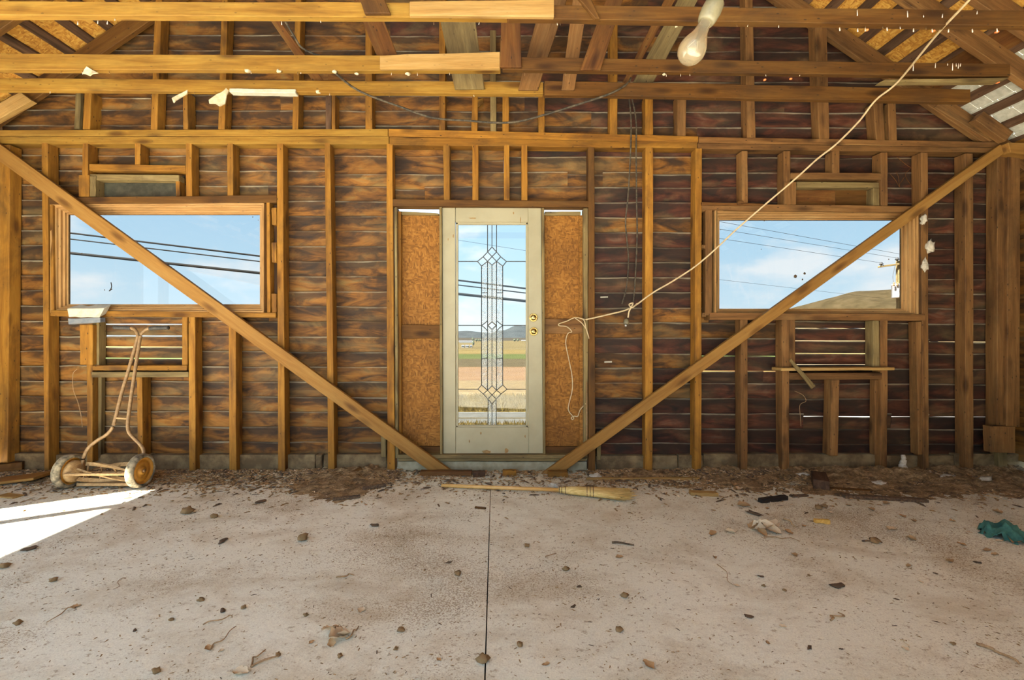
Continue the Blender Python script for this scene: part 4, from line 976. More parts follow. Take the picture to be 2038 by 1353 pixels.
for u, w, h in ((.005, .0215, .0215), (.022, .0225, .0225), (.048, .0265, .0255), (.20, .058, .0305), (.222, .062, .0305), (.243, .066, .0305)):
    pts = [st + d * u + s * (math.cos(2 * math.pi * i / 20) * w) + V((0, 0, .001 + math.sin(2 * math.pi * i / 20) * h)) for i in range(21)]
    tube('binding_twine', pts, .0022, M['twine'], br, 5, 1)
# ------------------------------------------------------------------ offcuts, blocks and litter on the floor
def block(name, px, py, L, Wd, Hh, ang, mat, lab, cat='wood block', tilt=0.0, group=None):
    p = F(px, py); c = V((p.x, p.y, Hh / 2 + tilt * L / 2 * .5))
    d = V((math.cos(ang), math.sin(ang), tilt)).normalized(); s = V((-math.sin(ang), math.cos(ang), 0))
    A = c - d * L / 2 - s * Wd / 2 - V((0, 0, Hh / 2)); B = A + V((0, 0, Hh)); C = A + d * L; D = B + d * L
    o = beam(name, A, B, C, D, s * Wd, mat, None, n=5, wob=min(.003, Hh * .12), bev=min(.003, Hh * .2)); return tag(o, lab, cat, group)
block('wood_block', 1632, 966, .26, .10, .075, 1.05, M['dark'], 'dark brown wooden block lying on the litter right of the broom')
block('charred_stick', 1539, 997, .23, .035, .03, .28, M['char'], 'short black charred stick on the floor right of the broom', 'stick')
block('bark_strip', 1590, 988, .13, .035, .012, .15, M['bark'], 'thin brown bark strip beside the black stick', 'bark')
block('wood_strip', 1280, 955, .90, .03, .02, .015, M['pale'], 'thin pale wood strip lying along the wall behind the broom', 'wood strip')
block('plank', 30, 958, .42, .20, .02, .12, M['fresh'], 'flat tan plank lying in the left corner by the wall', 'plank', .10)
block('wood_offcut', 20, 988, .16, .07, .01, -.2, M['pale'], 'small thin pale offcut on the floor at the left edge', 'wood offcut')
block('wood_offcut', 888, 946, .42, .06, .04, .0, M['red'], 'reddish board end lying under the foot of the left brace', 'wood offcut')
block('wood_offcut', 953, 948, .10, .05, .045, .2, M['dark'], 'small dark broken offcut by the door sill', 'wood offcut')
block('wood_offcut', 1014, 946, .11, .05, .045, 0, M['stud'], 'small tan block standing on the floor below the door', 'wood offcut')
block('wood_offcut', 1110, 948, .16, .05, .045, 0, M['stud'], 'tan wood block under the foot of the right brace', 'wood offcut')
block('wood_offcut', 24, 938, .16, .12, .08, .5, M['brown'], 'brown lump of wood against the left corner', 'wood offcut')
block('wood_offcut', 1400, 985, .19, .055, .025, -.12, M['pale'], 'yellowish split wood piece right of the broom head', 'wood offcut', .0)
block('bark_strip', 1760, 994, .52, .05, .02, -.16, M['bark'], 'long dark bark strip at the front of the litter at right', 'bark')
block('wood_strip', 1700, 966, .32, .03, .02, .05, M['dark'], 'dark wood strip right of the dark block', 'wood strip')
block('wood_strip', 1690, 975, .30, .03, .012, -.2, M['brown'], 'brown splintered strip before the dark block', 'wood strip')
block('splinter', 956, 1012, .075, .018, .010, -.25, M['brown'], 'brown wood splinter beside the floor joint below the broom', 'splinter')
block('bark_strip', 745, 972, .17, .026, .025, .5, M['bark'], 'bark strip on the dirt heap left of the door', 'bark')
block('bark_strip', 690, 993, .18, .03, .018, .35, M['bark'], 'ragged bark strip at the front of the dirt heap', 'bark')
block('wood_strip', 695, 948, .20, .04, .02, .5, M['brown'], 'broken stick leaning on the dirt heap by the wall', 'wood strip', .3)

def leaf_mesh(seed, wrinkle=.35):
    rnd = random.Random(seed); vs_, fs = [], []; n, mm = 9, 5
    c1, c2 = rnd.uniform(.3, 1.0), rnd.uniform(-.5, .5)
    for i in range(n):
        t = i / (n - 1); w = .34 * math.sin(math.pi * (t * .93 + .03)) ** .8 * (1 + .3 * rnd.uniform(-1, 1))
        for j in range(mm):
            u = j / (mm - 1) * 2 - 1
            vs_.append(V((t - .5, u * w, .05 + abs(u) ** 1.5 * w * c1 + .22 * abs(t - .5 + c2 * .3) + wrinkle * .25 * rnd.uniform(0, 1))))
    for i in range(n - 1):
        for j in range(mm - 1): fs.append((i * mm + j, i * mm + j + 1, (i + 1) * mm + j + 1, (i + 1) * mm + j))
    zmin = min(v.z for v in vs_)
    me = bpy.data.meshes.new('dry_leaf'); me.from_pydata([(v.x, v.y, v.z - zmin) for v in vs_], [], fs)
    for p in me.polygons: p.use_smooth = True
    return me
def clod_mesh(seed, flat=.6):
    bm = bmesh.new(); bmesh.ops.create_icosphere(bm, subdivisions=2, radius=.5)
    for v in bm.verts:
        k3 = 1 + .7 * noise.noise(v.co * 3.2 + V((seed * 5.3, 0, 0))) + .25 * noise.noise(v.co * 9 + V((0, seed, 0))); v.co = V((v.co.x * k3, v.co.y * k3, v.co.z * k3 * flat))
    zm = min(v.co.z for v in bm.verts)
    for v in bm.verts: v.co.z -= zm * .9
    for f in bm.faces: f.smooth = True
    me = bpy.data.meshes.new('clod'); bm.to_mesh(me); bm.free(); return me
LEAF = [leaf_mesh(i) for i in range(6)]; CLOD = [clod_mesh(i) for i in range(6)]
meshcache = {}
def mesh_with(me, mat):
    key = (me.name, mat.name)
    if key not in meshcache:
        c = me.copy(); c.materials.clear(); c.materials.append(mat); meshcache[key] = c
    return meshcache[key]
LAB = {'leaf': ('dry_leaf', 'small curled brown dry leaf lying on the concrete', 'leaf', 'dry leaves on the floor'),
       'husk': ('dry_husk', 'small pale dry husk lying on the concrete', 'husk', 'pale husks on the floor'),
       'clod': ('dirt_clod', 'small crumbly brown dirt clod on the concrete', 'dirt clod', 'dirt clods on the floor'),
       'bark': ('bark_chip', 'small dark bark chip on the concrete', 'bark chip', 'bark chips on the floor')}
def litter(kind, px, py, size, ang=None, label=None):
    me = random.choice(LEAF if kind in ('leaf', 'husk') else CLOD)
    mat = {'leaf': M['leaf'], 'husk': M['leafp'], 'clod': M['clod'], 'bark': M['bark']}[kind]
    nm, lab, cat, grp = LAB[kind]
    p = F(px, py); d = (p.y + DIST)
    o = bpy.data.objects.new(nm, mesh_with(me, mat)); COL.objects.link(o)
    sz = size * d / FPX * 1.5
    o.location = (p.x, p.y, .0005); o.rotation_euler = (0, 0, R(0, 6.3) if ang is None else ang)
    fl = .35 if kind == 'bark' else 1
    o.scale = (sz, sz * (.45 if kind == 'bark' else 1), sz * fl)
    z = 'left of the floor joint' if px < 965 else ('in mid-floor right of the joint' if px < 1400 else ('in the right part of the floor' if px < 1780 else 'near the right edge of the floor'))
    z += ', close to the camera' if py > 1180 else (', in the middle distance' if py > 1060 else ', towards the wall')
    lab = lab.replace(' lying on the concrete', '').replace(' on the concrete', '') + ' ' + z
    tag(o, label or lab, cat, None if label else grp); return o
def twig(px0, py0, px1, py1, r, lab, wig=.02, mat='twig'):
    a, b = F(px0, py0, .006), F(px1, py1, .006); pts = []
    for i in range(5):
        p = lerp(a, b, i / 4) + V((R(-wig, wig), R(-wig, wig), 0)) * (1 if 0 < i < 4 else 0); p.z = .005 + (R(0, .008) if 0 < i < 4 else 0); pts.append(p)
    return tag(tube('twig', pts, r, M[mat], None, 5, 3, r1=r * .5), lab, 'twig')
for it in (('clod', 373, 1021, 14, 'flattened brown clod right of the sunlit patch'), ('clod', 603, 1075, 14, 'flat oval brown clod alone in mid-floor at left'), ('clod', 425, 1030, 9), ('leaf', 150, 1208, 12, 'curled rusty leaf with a long stem at lower left'),
           ('clod', 35, 1243, 9), ('clod', 400, 1196, 8), ('bark', 443, 1216, 12), ('clod', 485, 1211, 7), ('clod', 608, 1226, 6), ('husk', 719, 1215, 14, 'folded orange-tan husk left of the floor joint'), ('leaf', 415, 1291, 13, 'round curled leaf with a looping pale stem'),
           ('husk', 440, 1296, 8), ('clod', 553, 1305, 7), ('husk', 478, 1342, 22, 'large pale crumpled husk at the bottom edge'), ('clod', 310, 1339, 10), ('clod', 961, 1317, 15, 'shaggy tan clod sitting on the floor joint'), ('bark', 518, 1000, 16), ('bark', 445, 1077, 16),
           ('bark', 746, 1047, 14), ('bark', 268, 1255, 8), ('clod', 340, 1235, 6), ('leaf', 620, 1279, 8), ('clod', 798, 1256, 9), ('clod', 788, 1293, 6), ('clod', 676, 1308, 7), ('leaf', 873, 1313, 8), ('clod', 8, 1130, 11), ('bark', 60, 1094, 18), ('husk', 52, 1160, 6), ('clod', 107, 1157, 9),
           ('clod', 845, 1135, 3), ('bark', 893, 1120, 9), ('clod', 912, 1144, 9),
           ('leaf', 1233, 1110, 11, 'dark curled leaf below a short stick in mid-floor'), ('clod', 1048, 1088, 7), ('clod', 1126, 1135, 8), ('bark', 1141, 1208, 9, 'dark clump like a small nest in mid-floor'), ('clod', 1231, 1255, 9), ('bark', 1153, 1168, 8), ('clod', 1243, 1188, 9), ('leaf', 1086, 1323, 11), ('leaf', 1291, 1325, 18, 'long shredded leaf near the bottom edge'), ('clod', 1035, 1285, 9),
           ('leaf', 1423, 1111, 8), ('leaf', 1418, 1063, 15), ('husk', 1453, 1060, 13), ('leaf', 1581, 1106, 11), ('husk', 1466, 1166, 9, 'tan husk at the end of a thin straight twig'), ('bark', 1666, 1168, 20, 'dark furry curled strip at right'), ('bark', 1491, 1228, 13, 'small dark feather-like scrap'), ('husk', 1558, 1248, 9), ('husk', 1801, 1293, 9, 'whitish flat chip at lower right'),
           ('husk', 1774, 1053, 16, 'pale three-pointed husk right of centre'), ('clod', 1739, 1079, 11, 'round clod on crossed twigs at right'), ('leaf', 1814, 1074, 11), ('leaf', 1481, 1008, 16, 'pinkish flat leaf before the black stick'), ('bark', 1501, 1024, 18), ('clod', 1629, 1013, 9), ('clod', 1641, 1009, 8), ('leaf', 1571, 1060, 13),
           ('husk', 1471, 975, 13), ('leaf', 1465, 968, 12), ('husk', 1540, 956, 13), ('leaf', 1889, 1118, 11), ('leaf', 1964, 1096, 12), ('bark', 1944, 1120, 9), ('leaf', 1796, 1028, 10), ('leaf', 1819, 1038, 9), ('leaf', 1896, 1038, 7), ('leaf', 1764, 1003, 11), ('leaf', 1734, 1015, 10), ('leaf', 1809, 1128, 8), ('bark', 1611, 1290, 11), ('bark', 1674, 1292, 6), ('leaf', 1528, 1280, 9),
           ('leaf', 1914, 1084, 10), ('husk', 1989, 1078, 9), ('leaf', 1985, 1020, 12), ('husk', 1930, 1060, 6), ('leaf', 1980, 1105, 8), ('clod', 1520, 1167, 5), ('bark', 1515, 1148, 8), ('leaf', 1600, 1047, 7), ('leaf', 1690, 1006, 8), ('clod', 1610, 1146, 4), ('clod', 1562, 1176, 5), ('husk', 1640, 1139, 5), ('bark', 1784, 1193, 6), ('husk', 1832, 1159, 7), ('bark', 1863, 1142, 6), ('clod', 1898, 1283, 6), ('leaf', 1528, 1013, 7), ('husk', 1653, 1021, 8)):
    litter(*it[:4], label=it[4] if len(it) > 4 else None)
def cluster(name, parts_, lab, cat):
    p0 = F(*parts_[0][1:3]); root = tag(empty(name, (p0.x, p0.y, 0)), lab, cat)
    for kind, px, py, size, z in parts_:
        p = F(px, py); me = random.choice(LEAF); o = bpy.data.objects.new('husk_leaf', mesh_with(me, M['leafp'] if kind == 'husk' else M['leaf'])); COL.objects.link(o)
        sz = size * (p.y + DIST) / FPX * 1.7; o.location = (p.x, p.y, z); o.rotation_euler = (R(-.4, .4), R(-.5, .5), R(0, 6.3)); o.scale = (sz, sz, sz); attach(o, root)
cluster('dry_husk_bundle', [('husk', 668, 1276, 26, .012), ('husk', 658, 1262, 22, .02), ('leaf', 672, 1258, 16, .01), ('husk', 682, 1270, 18, .01), ('leaf', 660, 1282, 12, .003)], 'upright torn corn husk bundle near the bottom left of the floor joint', 'husk')
cluster('dry_husk_bundle', [('husk', 1520, 1055, 24, .008), ('husk', 1533, 1058, 22, .012), ('leaf', 1505, 1050, 18, .004), ('husk', 1540, 1050, 16, .01), ('leaf', 1516, 1062, 14, .003)], 'wide pale husk bundle on the floor right of centre', 'husk')
o = block('corn_cob', 1636, 1041, .085, .026, .024, -.12, M['cob'], 'yellow corn cob piece on the floor at right', 'corn cob'); 
twig(150, 1210, 92, 1238, .003, 'straight stem trailing from the rusty leaf'); twig(420, 1290, 470, 1245, .003, 'looping pale stem of the round leaf', .03); twig(500, 1326, 528, 1292, .004, 'forked stem at the bottom edge, pointing up'); twig(500, 1326, 553, 1306, .004, 'stem leaning to a small clod at the bottom edge')
twig(688, 1270, 714, 1245, .004, 'thin stem beside the upright husk bundle'); twig(404, 1242, 462, 1228, .003, 'pale straw lying between clods at lower left'); twig(670, 1148, 705, 1144, .004, 'short pale twig left of the floor joint'); twig(1427, 1122, 1458, 1162, .002, 'thin straight twig ending at a tan husk')
twig(1944, 1280, 2028, 1321, .006, 'long curved twig in the lower right corner', .02); twig(1653, 1234, 1668, 1218, .004, 'short reddish twig in the right half of the floor'); twig(1218, 1079, 1262, 1084, .007, 'dark short stick in mid-floor', .006, 'bark'); twig(1086, 1108, 1106, 1102, .003, 'tiny straight twig right of the floor joint'); twig(1520, 1068, 1592, 1077, .003, 'thin stem under the wide husk bundle'); twig(1716, 1076, 1756, 1079, .005, 'twig crossing under the round clod', .01, 'bark'); twig(1792, 1272, 1810, 1284, .002, 'fine pale straw near the whitish chip', .004, 'cord'); twig(1960, 985, 2010, 998, .003, 'thin pale stalk in the litter by the right wall', .01, 'cord'); twig(250, 1150, 225, 1172, .002, 'fine straw in the left half of the floor')
twig(1560, 1032, 1585, 1048, .005, 'pale forked husk stem beside the wide husk bundle', .01, 'cord')
# teal rag
def cloth(name, px, py, w, h, mat, lab, cat):
    p = F(px, py); n = 16; vs_, fs = [], []
    for i in range(n + 1):
        for j in range(n + 1):
            u, v = i / n - .5, j / n - .5
            rr = math.hypot(u, v) * 2
            z = max(.003, (.075 * (1 - rr ** 2) + .05 * noise.noise(V((u * 6, v * 6, 1.5))) + .02 * noise.noise(V((u * 15, v * 15, 4)))))
            vs_.append((u * w + .02 * noise.noise(V((u * 5, v * 5, 9))), v * h + .02 * noise.noise(V((u * 5, v * 5, 19))), z))
    for i in range(n):
        for j in range(n):
            if math.hypot(i / n - .5, j / n - .5) < .52 + .1 * noise.noise(V((i * .7, j * .7, 0))): fs.append((i * (n + 1) + j, i * (n + 1) + j + 1, (i + 1) * (n + 1) + j + 1, (i + 1) * (n + 1) + j))
    o = mesh_obj(name, vs_, fs, mat, None, True, Matrix.Translation((p.x, p.y, .001))); s = o.modifiers.new('thickness', 'SOLIDIFY'); s.thickness = .003
    return tag(o, lab, cat)
cloth('rag', 1997, 1068, .19, .20, M['teal'], 'crumpled teal rag on the floor at the right edge', 'rag')
litter('leaf', 2024, 1080, 24, .4, 'big brown crumpled leaf against the teal rag'); litter('bark', 2020, 1062, 26, .6, 'dark bark piece lying on the teal rag edge')
# white fluff
for i, (px, py, a, lab) in enumerate(((1104, 967, 10, 'white fluff tuft resting beside the broom handle'), (1186, 948, 9, 'greyish fluff tuft at the wall behind the broom'), (1750, 962, 10, 'pinkish white fluff on the litter right of the dark block'), (1598, 945, 10, 'pile of white crumbs at the wall left of the dark block'), (1718, 943, 9, 'whitish rubble at the wall between the dark block and the foam drip'), (1885, 950, 12, 'flat white fluff by the second last stud at right'), (1962, 956, 12, 'long white fluff in the litter near the right corner'))):
    p = F(px, py + 4); o = blob('fluff_tuft', V((p.x, p.y, .012)), a / 239, M['foam'], None, px, 3, .8, (1.2, .6, .55), 2.6); tag(o, lab, 'fluff')

# ------------------------------------------------------------------ dirt drift along the wall and fine crumbs (uncountable)
def drift():
    nx, ny = 420, 34; vs_, fs = [], []
    xa, xb, ya, yb = -4.3, 4.34, -1.15, .06
    for i in range(nx + 1):
        x = lerp(xa, xb, i / nx); px = VX + x * 239
        base = .5
        if px < 600: base = .33
        if 600 <= px < 800: base = .33 + .55 * math.sin((px - 600) / 200 * math.pi)
        if 800 <= px < 1170: base = .12
        if px >= 1170: base = .30 + .5 * min(1, (px - 1170) / 500)
        for j in range(ny + 1):
            y = lerp(ya, yb, (j / ny) ** .8); dist = -y
            h = .045 * base * math.exp(-((dist) / (.16 + .34 * base)) ** 2) + .014 * base * math.exp(-(dist / .7) ** 2)
            k4 = noise.noise(V((x * 3.1, y * 5, 0))) * .9 + noise.noise(V((x * 11, y * 15, 3))) * .6 + noise.noise(V((x * 34, y * 42, 7))) * .5 + noise.noise(V((x * 80, y * 95, 11))) * .25
            z = h * (1.0 + .75 * k4) + .008 * k4 * math.exp(-(dist / .5) ** 2) - .011
            vs_.append((x, y, max(z, -.006)))
    for i in range(nx):
        for j in range(ny): fs.append((i * (ny + 1) + j, i * (ny + 1) + j + 1, (i + 1) * (ny + 1) + j + 1, (i + 1) * (ny + 1) + j))
    o = mesh_obj('dirt_drift', vs_, fs, M['drift'], None); return tag(o, 'drift of brown dirt and litter lying along the foot of the wall', 'dirt', None, 'stuff')
drift()
def crumbs(name, count, mat, place, smin, smax, flat, lab, cat, elong=1.0):
    vs_, fs = [], []
    for i in range(count):
        p, sc = place()
        s = R(smin, smax) * sc; an = R(0, 6.3); ca, sa = math.cos(an), math.sin(an); L = s * R(1, elong) ; b0 = len(vs_)
        for (x, y, z) in ((-1, -.5, 0), (.9, -.6, 0), (1.1, .5, 0), (-.8, .6, 0), (-.3, -.1, 1), (.4, .15, .9)):
            x *= L * R(.7, 1.2); y *= s * R(.6, 1.1); z *= s * flat * R(.6, 1.3)
            vs_.append((p[0] + x * ca - y * sa, p[1] + x * sa + y * ca, p[2] + z))
        fs += [tuple(b0 + q for q in f) for f in ((0, 1, 4), (1, 5, 4), (1, 2, 5), (2, 3, 5), (3, 4, 5), (3, 0, 4), (0, 3, 2, 1))]
    me = bpy.data.meshes.new(name); me.from_pydata(vs_, [], fs); me.materials.append(mat)
    o = bpy.data.objects.new(name, me); COL.objects.link(o); return tag(o, lab, cat, None, 'stuff')
def near_wall():
    while True:
        y = .03 - abs(random.gauss(0, .28)); x = R(-4.25, 4.3); px = VX + x * 239
        w = .35 if 800 < px < 1170 else (1.0 if px > 1350 or 600 < px < 800 else .65)
        if R(0, 1) < w and y > -1.3: return (x, y, .002 + .02 * math.exp(-(y / .2) ** 2) * w), 1
def wide():
    while True:
        x = R(-4.2, 4.2); y = -random.random() ** 1.3 * 2.9
        dens = .5 + .9 * noise.noise(V((x * 1.3, y * 1.3, 2))) + .5 * noise.noise(V((x * 4, y * 4, 5)))
        if R(0, 1) < dens: return (x, y, .0005), 1
crumbs('wood_crumbs', 9000, M['clod'], near_wall, .004, .013, .6, 'brown wood crumbs and chips strewn along the wall', 'crumbs', 2.5)
crumbs('pale_crumbs', 2200, M['leafp'], near_wall, .002, .009, .7, 'pale straw and plaster crumbs strewn along the wall', 'crumbs', 2.2)
crumbs('straw_litter', 2600, M['leafp'], near_wall, .0022, .0045, .5, 'dry straw bits strewn along the wall', 'straw', 11.0)
crumbs('bark_litter', 1500, M['bark'], near_wall, .006, .018, .5, 'dark bark flakes strewn along the wall', 'bark flakes', 3.5)
crumbs('floor_specks', 9000, M['clod'], wide, .0013, .0042, .6, 'fine brown specks scattered over the concrete', 'specks', 2.4)
crumbs('dark_specks', 700, M['bark'], wide, .0015, .004, .6, 'dark specks and splinters scattered over the concrete', 'specks', 4.0)

# ------------------------------------------------------------------ outdoors
GZ = -.35
def ground_mat(name, c1, c2, c3, sc):
    m, t, b = new_mat(name)
    n = nz(t, coords(t, (sc, sc * 1.0, sc), 0, False), 1.0, 8, .65)
    c = ramp(t, n, [(.35, c1), (.5, c2), (.65, c3)]).outputs[0]; t.links.new(c, b.inputs['Base Color']); b.inputs['Roughness'].default_value = .95
    b.inputs['Specular IOR Level'].default_value = .1
    bump(t, b, n, .5, .05); return m
M['yard'] = ground_mat('dry_lawn', (.15, .13, .07), (.21, .18, .10), (.26, .23, .14), 1.4)
M['stub'] = ground_mat('stubble', (0.0525, 0.0320, 0.0072), (0.0910, 0.0576, 0.0156), (0.1225, 0.0832, 0.0273), 2.5)
M['orange'] = ground_mat('orange_field', (0.0748, 0.0330, 0.0054), (0.0884, 0.0405, 0.0066), (0.1020, 0.0495, 0.0096), .35)
M['brush'] = ground_mat('bare_brush', (0.0170, 0.0120, 0.0048), (0.0323, 0.0224, 0.0093), (0.0459, 0.0320, 0.0150), .9)
M['green'] = ground_mat('green_field', (0.0240, 0.0360, 0.0042), (0.0285, 0.0405, 0.0050), (0.0330, 0.0450, 0.0066), .05)
M['tan'] = ground_mat('tan_field', (0.0714, 0.0480, 0.0111), (0.0850, 0.0592, 0.0156), (0.0986, 0.0688, 0.0208), .03)
M['hill'] = ground_mat('wooded_hill', (0.0208, 0.0234, 0.0243), (0.0273, 0.0312, 0.0324), (0.0351, 0.0390, 0.0392), .02)
M['hill2'] = ground_mat('brown_wooded_hill', (0.0360, 0.0254, 0.0105), (0.0495, 0.0355, 0.0154), (0.0630, 0.0449, 0.0217), .12)
M['asph'] = ground_mat('asphalt', (0.0680, 0.0660, 0.0589), (0.0782, 0.0759, 0.0682), (0.0884, 0.0858, 0.0775), 3)
M['apron'] = ground_mat('light_concrete_apron', (.36, .35, .32), (.40, .39, .36), (.44, .43, .40), 2)
M['grass'] = ground_mat('golden_dry_grass', (.045, .030, .006), (.075, .053, .013), (.12, .088, .028), 6)
M['linew'] = plain('white_road_paint', (.14, .14, .14), None, .8); M['liney'] = plain('yellow_road_paint', (.09, .06, .012), None, .8); M['wire'] = plain('power_line_sheath', (.006, .006, .006), None, 1.0)
def strip(name, y0, z0, y1, z1, mat, lab, xw0, xw1, ny=6, bumps=0.0, kind='structure', nx=40, thick=.25):
    vs_, fs = [], []
    for i in range(nx + 1):
        for j in range(ny + 1):
            t = j / ny; xw = lerp(xw0, xw1, t); x = lerp(-xw, xw, i / nx); y = lerp(y0, y1, t)
            vs_.append((x, y, lerp(z0, z1, t) + bumps * noise.noise(V((x * .8 / max(bumps, .1) * .1, y * .8 / max(bumps, .1) * .1, 2))) * math.sin(math.pi * t)))
    for i in range(nx):
        for j in range(ny): fs.append((i * (ny + 1) + j, i * (ny + 1) + j + 1, (i + 1) * (ny + 1) + j + 1, (i + 1) * (ny + 1) + j))
    return tag(mesh_obj(name, vs_, fs, mat), lab, None, None, kind)
def gy(py, Yw):                                   # height of the ground seen at row py at distance Yw beyond the wall
    return EYE - (py - VY) / FPX * (Yw + DIST)
wbox('front_verge', (-60, .5, GZ - .3), (60, 4.0, GZ), M['stub'], None, bev=0); tag(bpy.data.objects['front_verge'], 'dry grass verge between the building and the road', None, None, 'structure')
wbox('yard', (-40, -45, GZ - .3), (40, .5, GZ), M['yard'], None, bev=0); tag(bpy.data.objects['yard'], 'dry lawn around the building', None, None, 'structure')
wbox('apron', (-9, -13, GZ + .001), (7, -5.42, -.015), M['apron'], None, bev=0); tag(bpy.data.objects['apron'], 'light concrete apron behind the open end of the building', None, None, 'structure')
wbox('side_apron', (-11.5, -5.42, GZ + .001), (-4.62, .2, -.015), M['apron'], None, bev=0); tag(bpy.data.objects['side_apron'], 'light concrete apron outside the left doorway', None, None, 'structure')
strip('road', 4.0, GZ, 5.4, gy(820, 5.4), M['asph'], 'asphalt road passing outside the door', 60, 60)
zr = lambda y: lerp(GZ, gy(820, 5.4), (y - 4.0) / 1.4)
for y, w, mt, nm, lb in ((5.28, .05, 'linew', 'road_line', 'white edge line on the road'), (4.62, .03, 'liney', 'road_line', 'yellow centre line on the road, farther of two'), (4.54, .03, 'liney', 'road_line', 'yellow centre line on the road, nearer of two')):
    o = strip(nm, y, zr(y) + .004, y + w, zr(y + w) + .004, M[mt], lb, 60, 60, 1)
Ys = [(5.4, 820), (6.6, 797), (16, 757), (60, 730), (130, 714), (190, 704.5), (380, 692), (700, 678), (1000, 672)]
pts = [(y, gy(p, y)) for y, p in Ys]
w = lambda y: 40 + y * 2.2
for i, (nm, mt, lb) in enumerate((('verge', 'grass', 'rough dry verge beyond the road'), ('stubble_field', 'stub', 'pale stubble field beyond the road'), ('ploughed_field', 'orange', 'orange-brown field beyond the stubble'), ('brush_strip', 'brush', 'strip of bare brush across the valley'),
        ('green_field', 'green', 'green crop strip in the valley'), ('tan_field', 'tan', 'tan field in the valley'), ('tan_field', 'tan', 'upper yellow field below the hills'), ('far_field', 'brush', 'far field edge at the foot of the hills'))):
    (a, za), (b, zb) = pts[i], pts[i + 1]
    strip(nm, a, za, b, zb, M[mt], lb, w(a), w(b), 8, (0, 0, .2, .9, 0, 0, 0, 0)[i])
# dry grass on the verge: uncountable blades
vs_, fs = [], []
for i in range(9000):
    x = R(-2.2, 2.4); y = R(5.45, 7.0) if i % 6 else R(3.6, 4.0)
    z = lerp(pts[0][1], pts[1][1], min(1, max(0, (y - 5.4) / 1.2))) if y > 5 else GZ
    h = R(.06, .20) if y > 5 else R(.03, .10); d = V((R(-.6, .6), R(-.4, .4), 1)).normalized() * h; b0 = len(vs_); e = R(.006, .012)
    vs_ += [(x - e, y, z - .01), (x + e, y, z - .01), (x + d.x, y + d.y, z + d.z)]; fs.append((b0, b0 + 1, b0 + 2))
me = bpy.data.meshes.new('dry_grass'); me.from_pydata(vs_, [], fs); me.materials.append(M['grass'])
o = bpy.data.objects.new('dry_grass', me); COL.objects.link(o); tag(o, 'tufted dry yellow grass along the road edge', 'grass', None, 'stuff')
def hill(name, Yw, prof, mat, lab, depth, rough):
    vs_, fs = [], []; ny = 10; xs_ = []
    x = prof[0][0]
    while x <= prof[-1][0]: xs_.append(x); x += (prof[-1][0] - prof[0][0]) / 160.0
    for px in xs_:
        for a, b in zip(prof, prof[1:]):
            if a[0] <= px <= b[0]: t = (px - a[0]) / (b[0] - a[0]); t = t * t * (3 - 2 * t); top = lerp(a[1], b[1], t)
        for j in range(ny + 1):
            t = j / ny; y = Yw + depth * (t - .5) * 2
            X = (px - VX) / FPX * (Yw + DIST); zt_ = EYE - (top - VY) / FPX * (Yw + DIST); zb_ = -14
            k5 = math.sin(math.pi * t) ** .8
            vs_.append((X, y, lerp(zb_, zt_, k5) + rough * noise.noise(V((X / rough * .12, y / rough * .12, 0))) * k5))
    for i in range(len(xs_) - 1):
        for j in range(ny): fs.append((i * (ny + 1) + j, i * (ny + 1) + j + 1, (i + 1) * (ny + 1) + j + 1, (i + 1) * (ny + 1) + j))
    return tag(mesh_obj(name, vs_, fs, mat, None, True), lab, 'hill')
hill('wooded_hill', 2200, [(-400, 668), (600, 664), (860, 662), (930, 659), (955, 660), (985, 665), (1100, 668), (1300, 668)], M['hill'], 'low grey-green wooded hill on the left of the door view', 300, 6)
hill('wooded_hill', 1350, [(880, 672), (960, 668), (1000, 657), (1030, 649.5), (1060, 648), (1120, 652), (1250, 668), (1500, 668)], M['hill'], 'higher grey-green wooded hill on the right of the door view', 300, 6)
hill('wooded_hill', 420, [(1300, 665), (1480, 650), (1580, 620), (1650, 594), (1720, 581), (1790, 576), (1900, 574), (2300, 590), (2700, 660)], M['hill2'], 'broad brown wooded hill rising behind the right window', 160, 4)
# farm buildings and trees across the valley
def far_at(px, py, Yw): return P(px, py, Yw)
def house(px, py, wpx, hpx, Yw, lab):
    p = P(px, py, Yw); k6 = (Yw + DIST) / FPX; r = empty('farm_building', p); tag(r, lab, 'building', 'farm buildings across the valley')
    wbox('walls', (p.x - wpx * k6 / 2, p.y, p.z - 1), (p.x + wpx * k6 / 2, p.y + 6, p.z + hpx * k6), M['linew'], r, bev=0)
    x0, x1_, z = p.x - wpx * k6 * .55, p.x + wpx * k6 * .55, p.z + hpx * k6
    mesh_obj('roof', [(x0, p.y - .4, z), (x1_, p.y - .4, z), (x1_, p.y + 3, z + hpx * k6 * .6), (x0, p.y + 3, z + hpx * k6 * .6), (x1_, p.y + 6.4, z), (x0, p.y + 6.4, z)], [(0, 1, 2, 3), (3, 2, 4, 5), (0, 3, 5), (1, 2, 4), (0, 1, 4, 5)], M['metal'], r)
house(921, 690.5, 5, 2.4, 385, 'leftmost small white farm building across the valley'); house(929, 690.5, 6, 2.6, 385, 'white farm building left of the dark tree'); house(937, 690, 4, 2.2, 390, 'small white farm building nearest the dark tree')
house(927, 681.5, 26, 2.2, 560, 'long white barn above the small farm buildings'); house(1042, 679.5, 8, 1.8, 680, 'white farm building at the right edge of the door view')
def conifer(px, py, hpx, wpx, Yw, lab):
    p = P(px, py, Yw); k6 = (Yw + DIST) / FPX; r = empty('tree', p); tag(r, lab, 'tree', 'trees across the valley')
    tube('trunk', [p - V((0, 0, 1)), p + V((0, 0, hpx * k6 * .4))], .15, M['bark'], r, 5, 1)
    blob('crown', p + V((0, 0, hpx * k6 * .55)), 1, M['treeg'], r, px, 3, .5, (wpx * k6 / 2, wpx * k6 / 2, hpx * k6 * .5), 2.5)
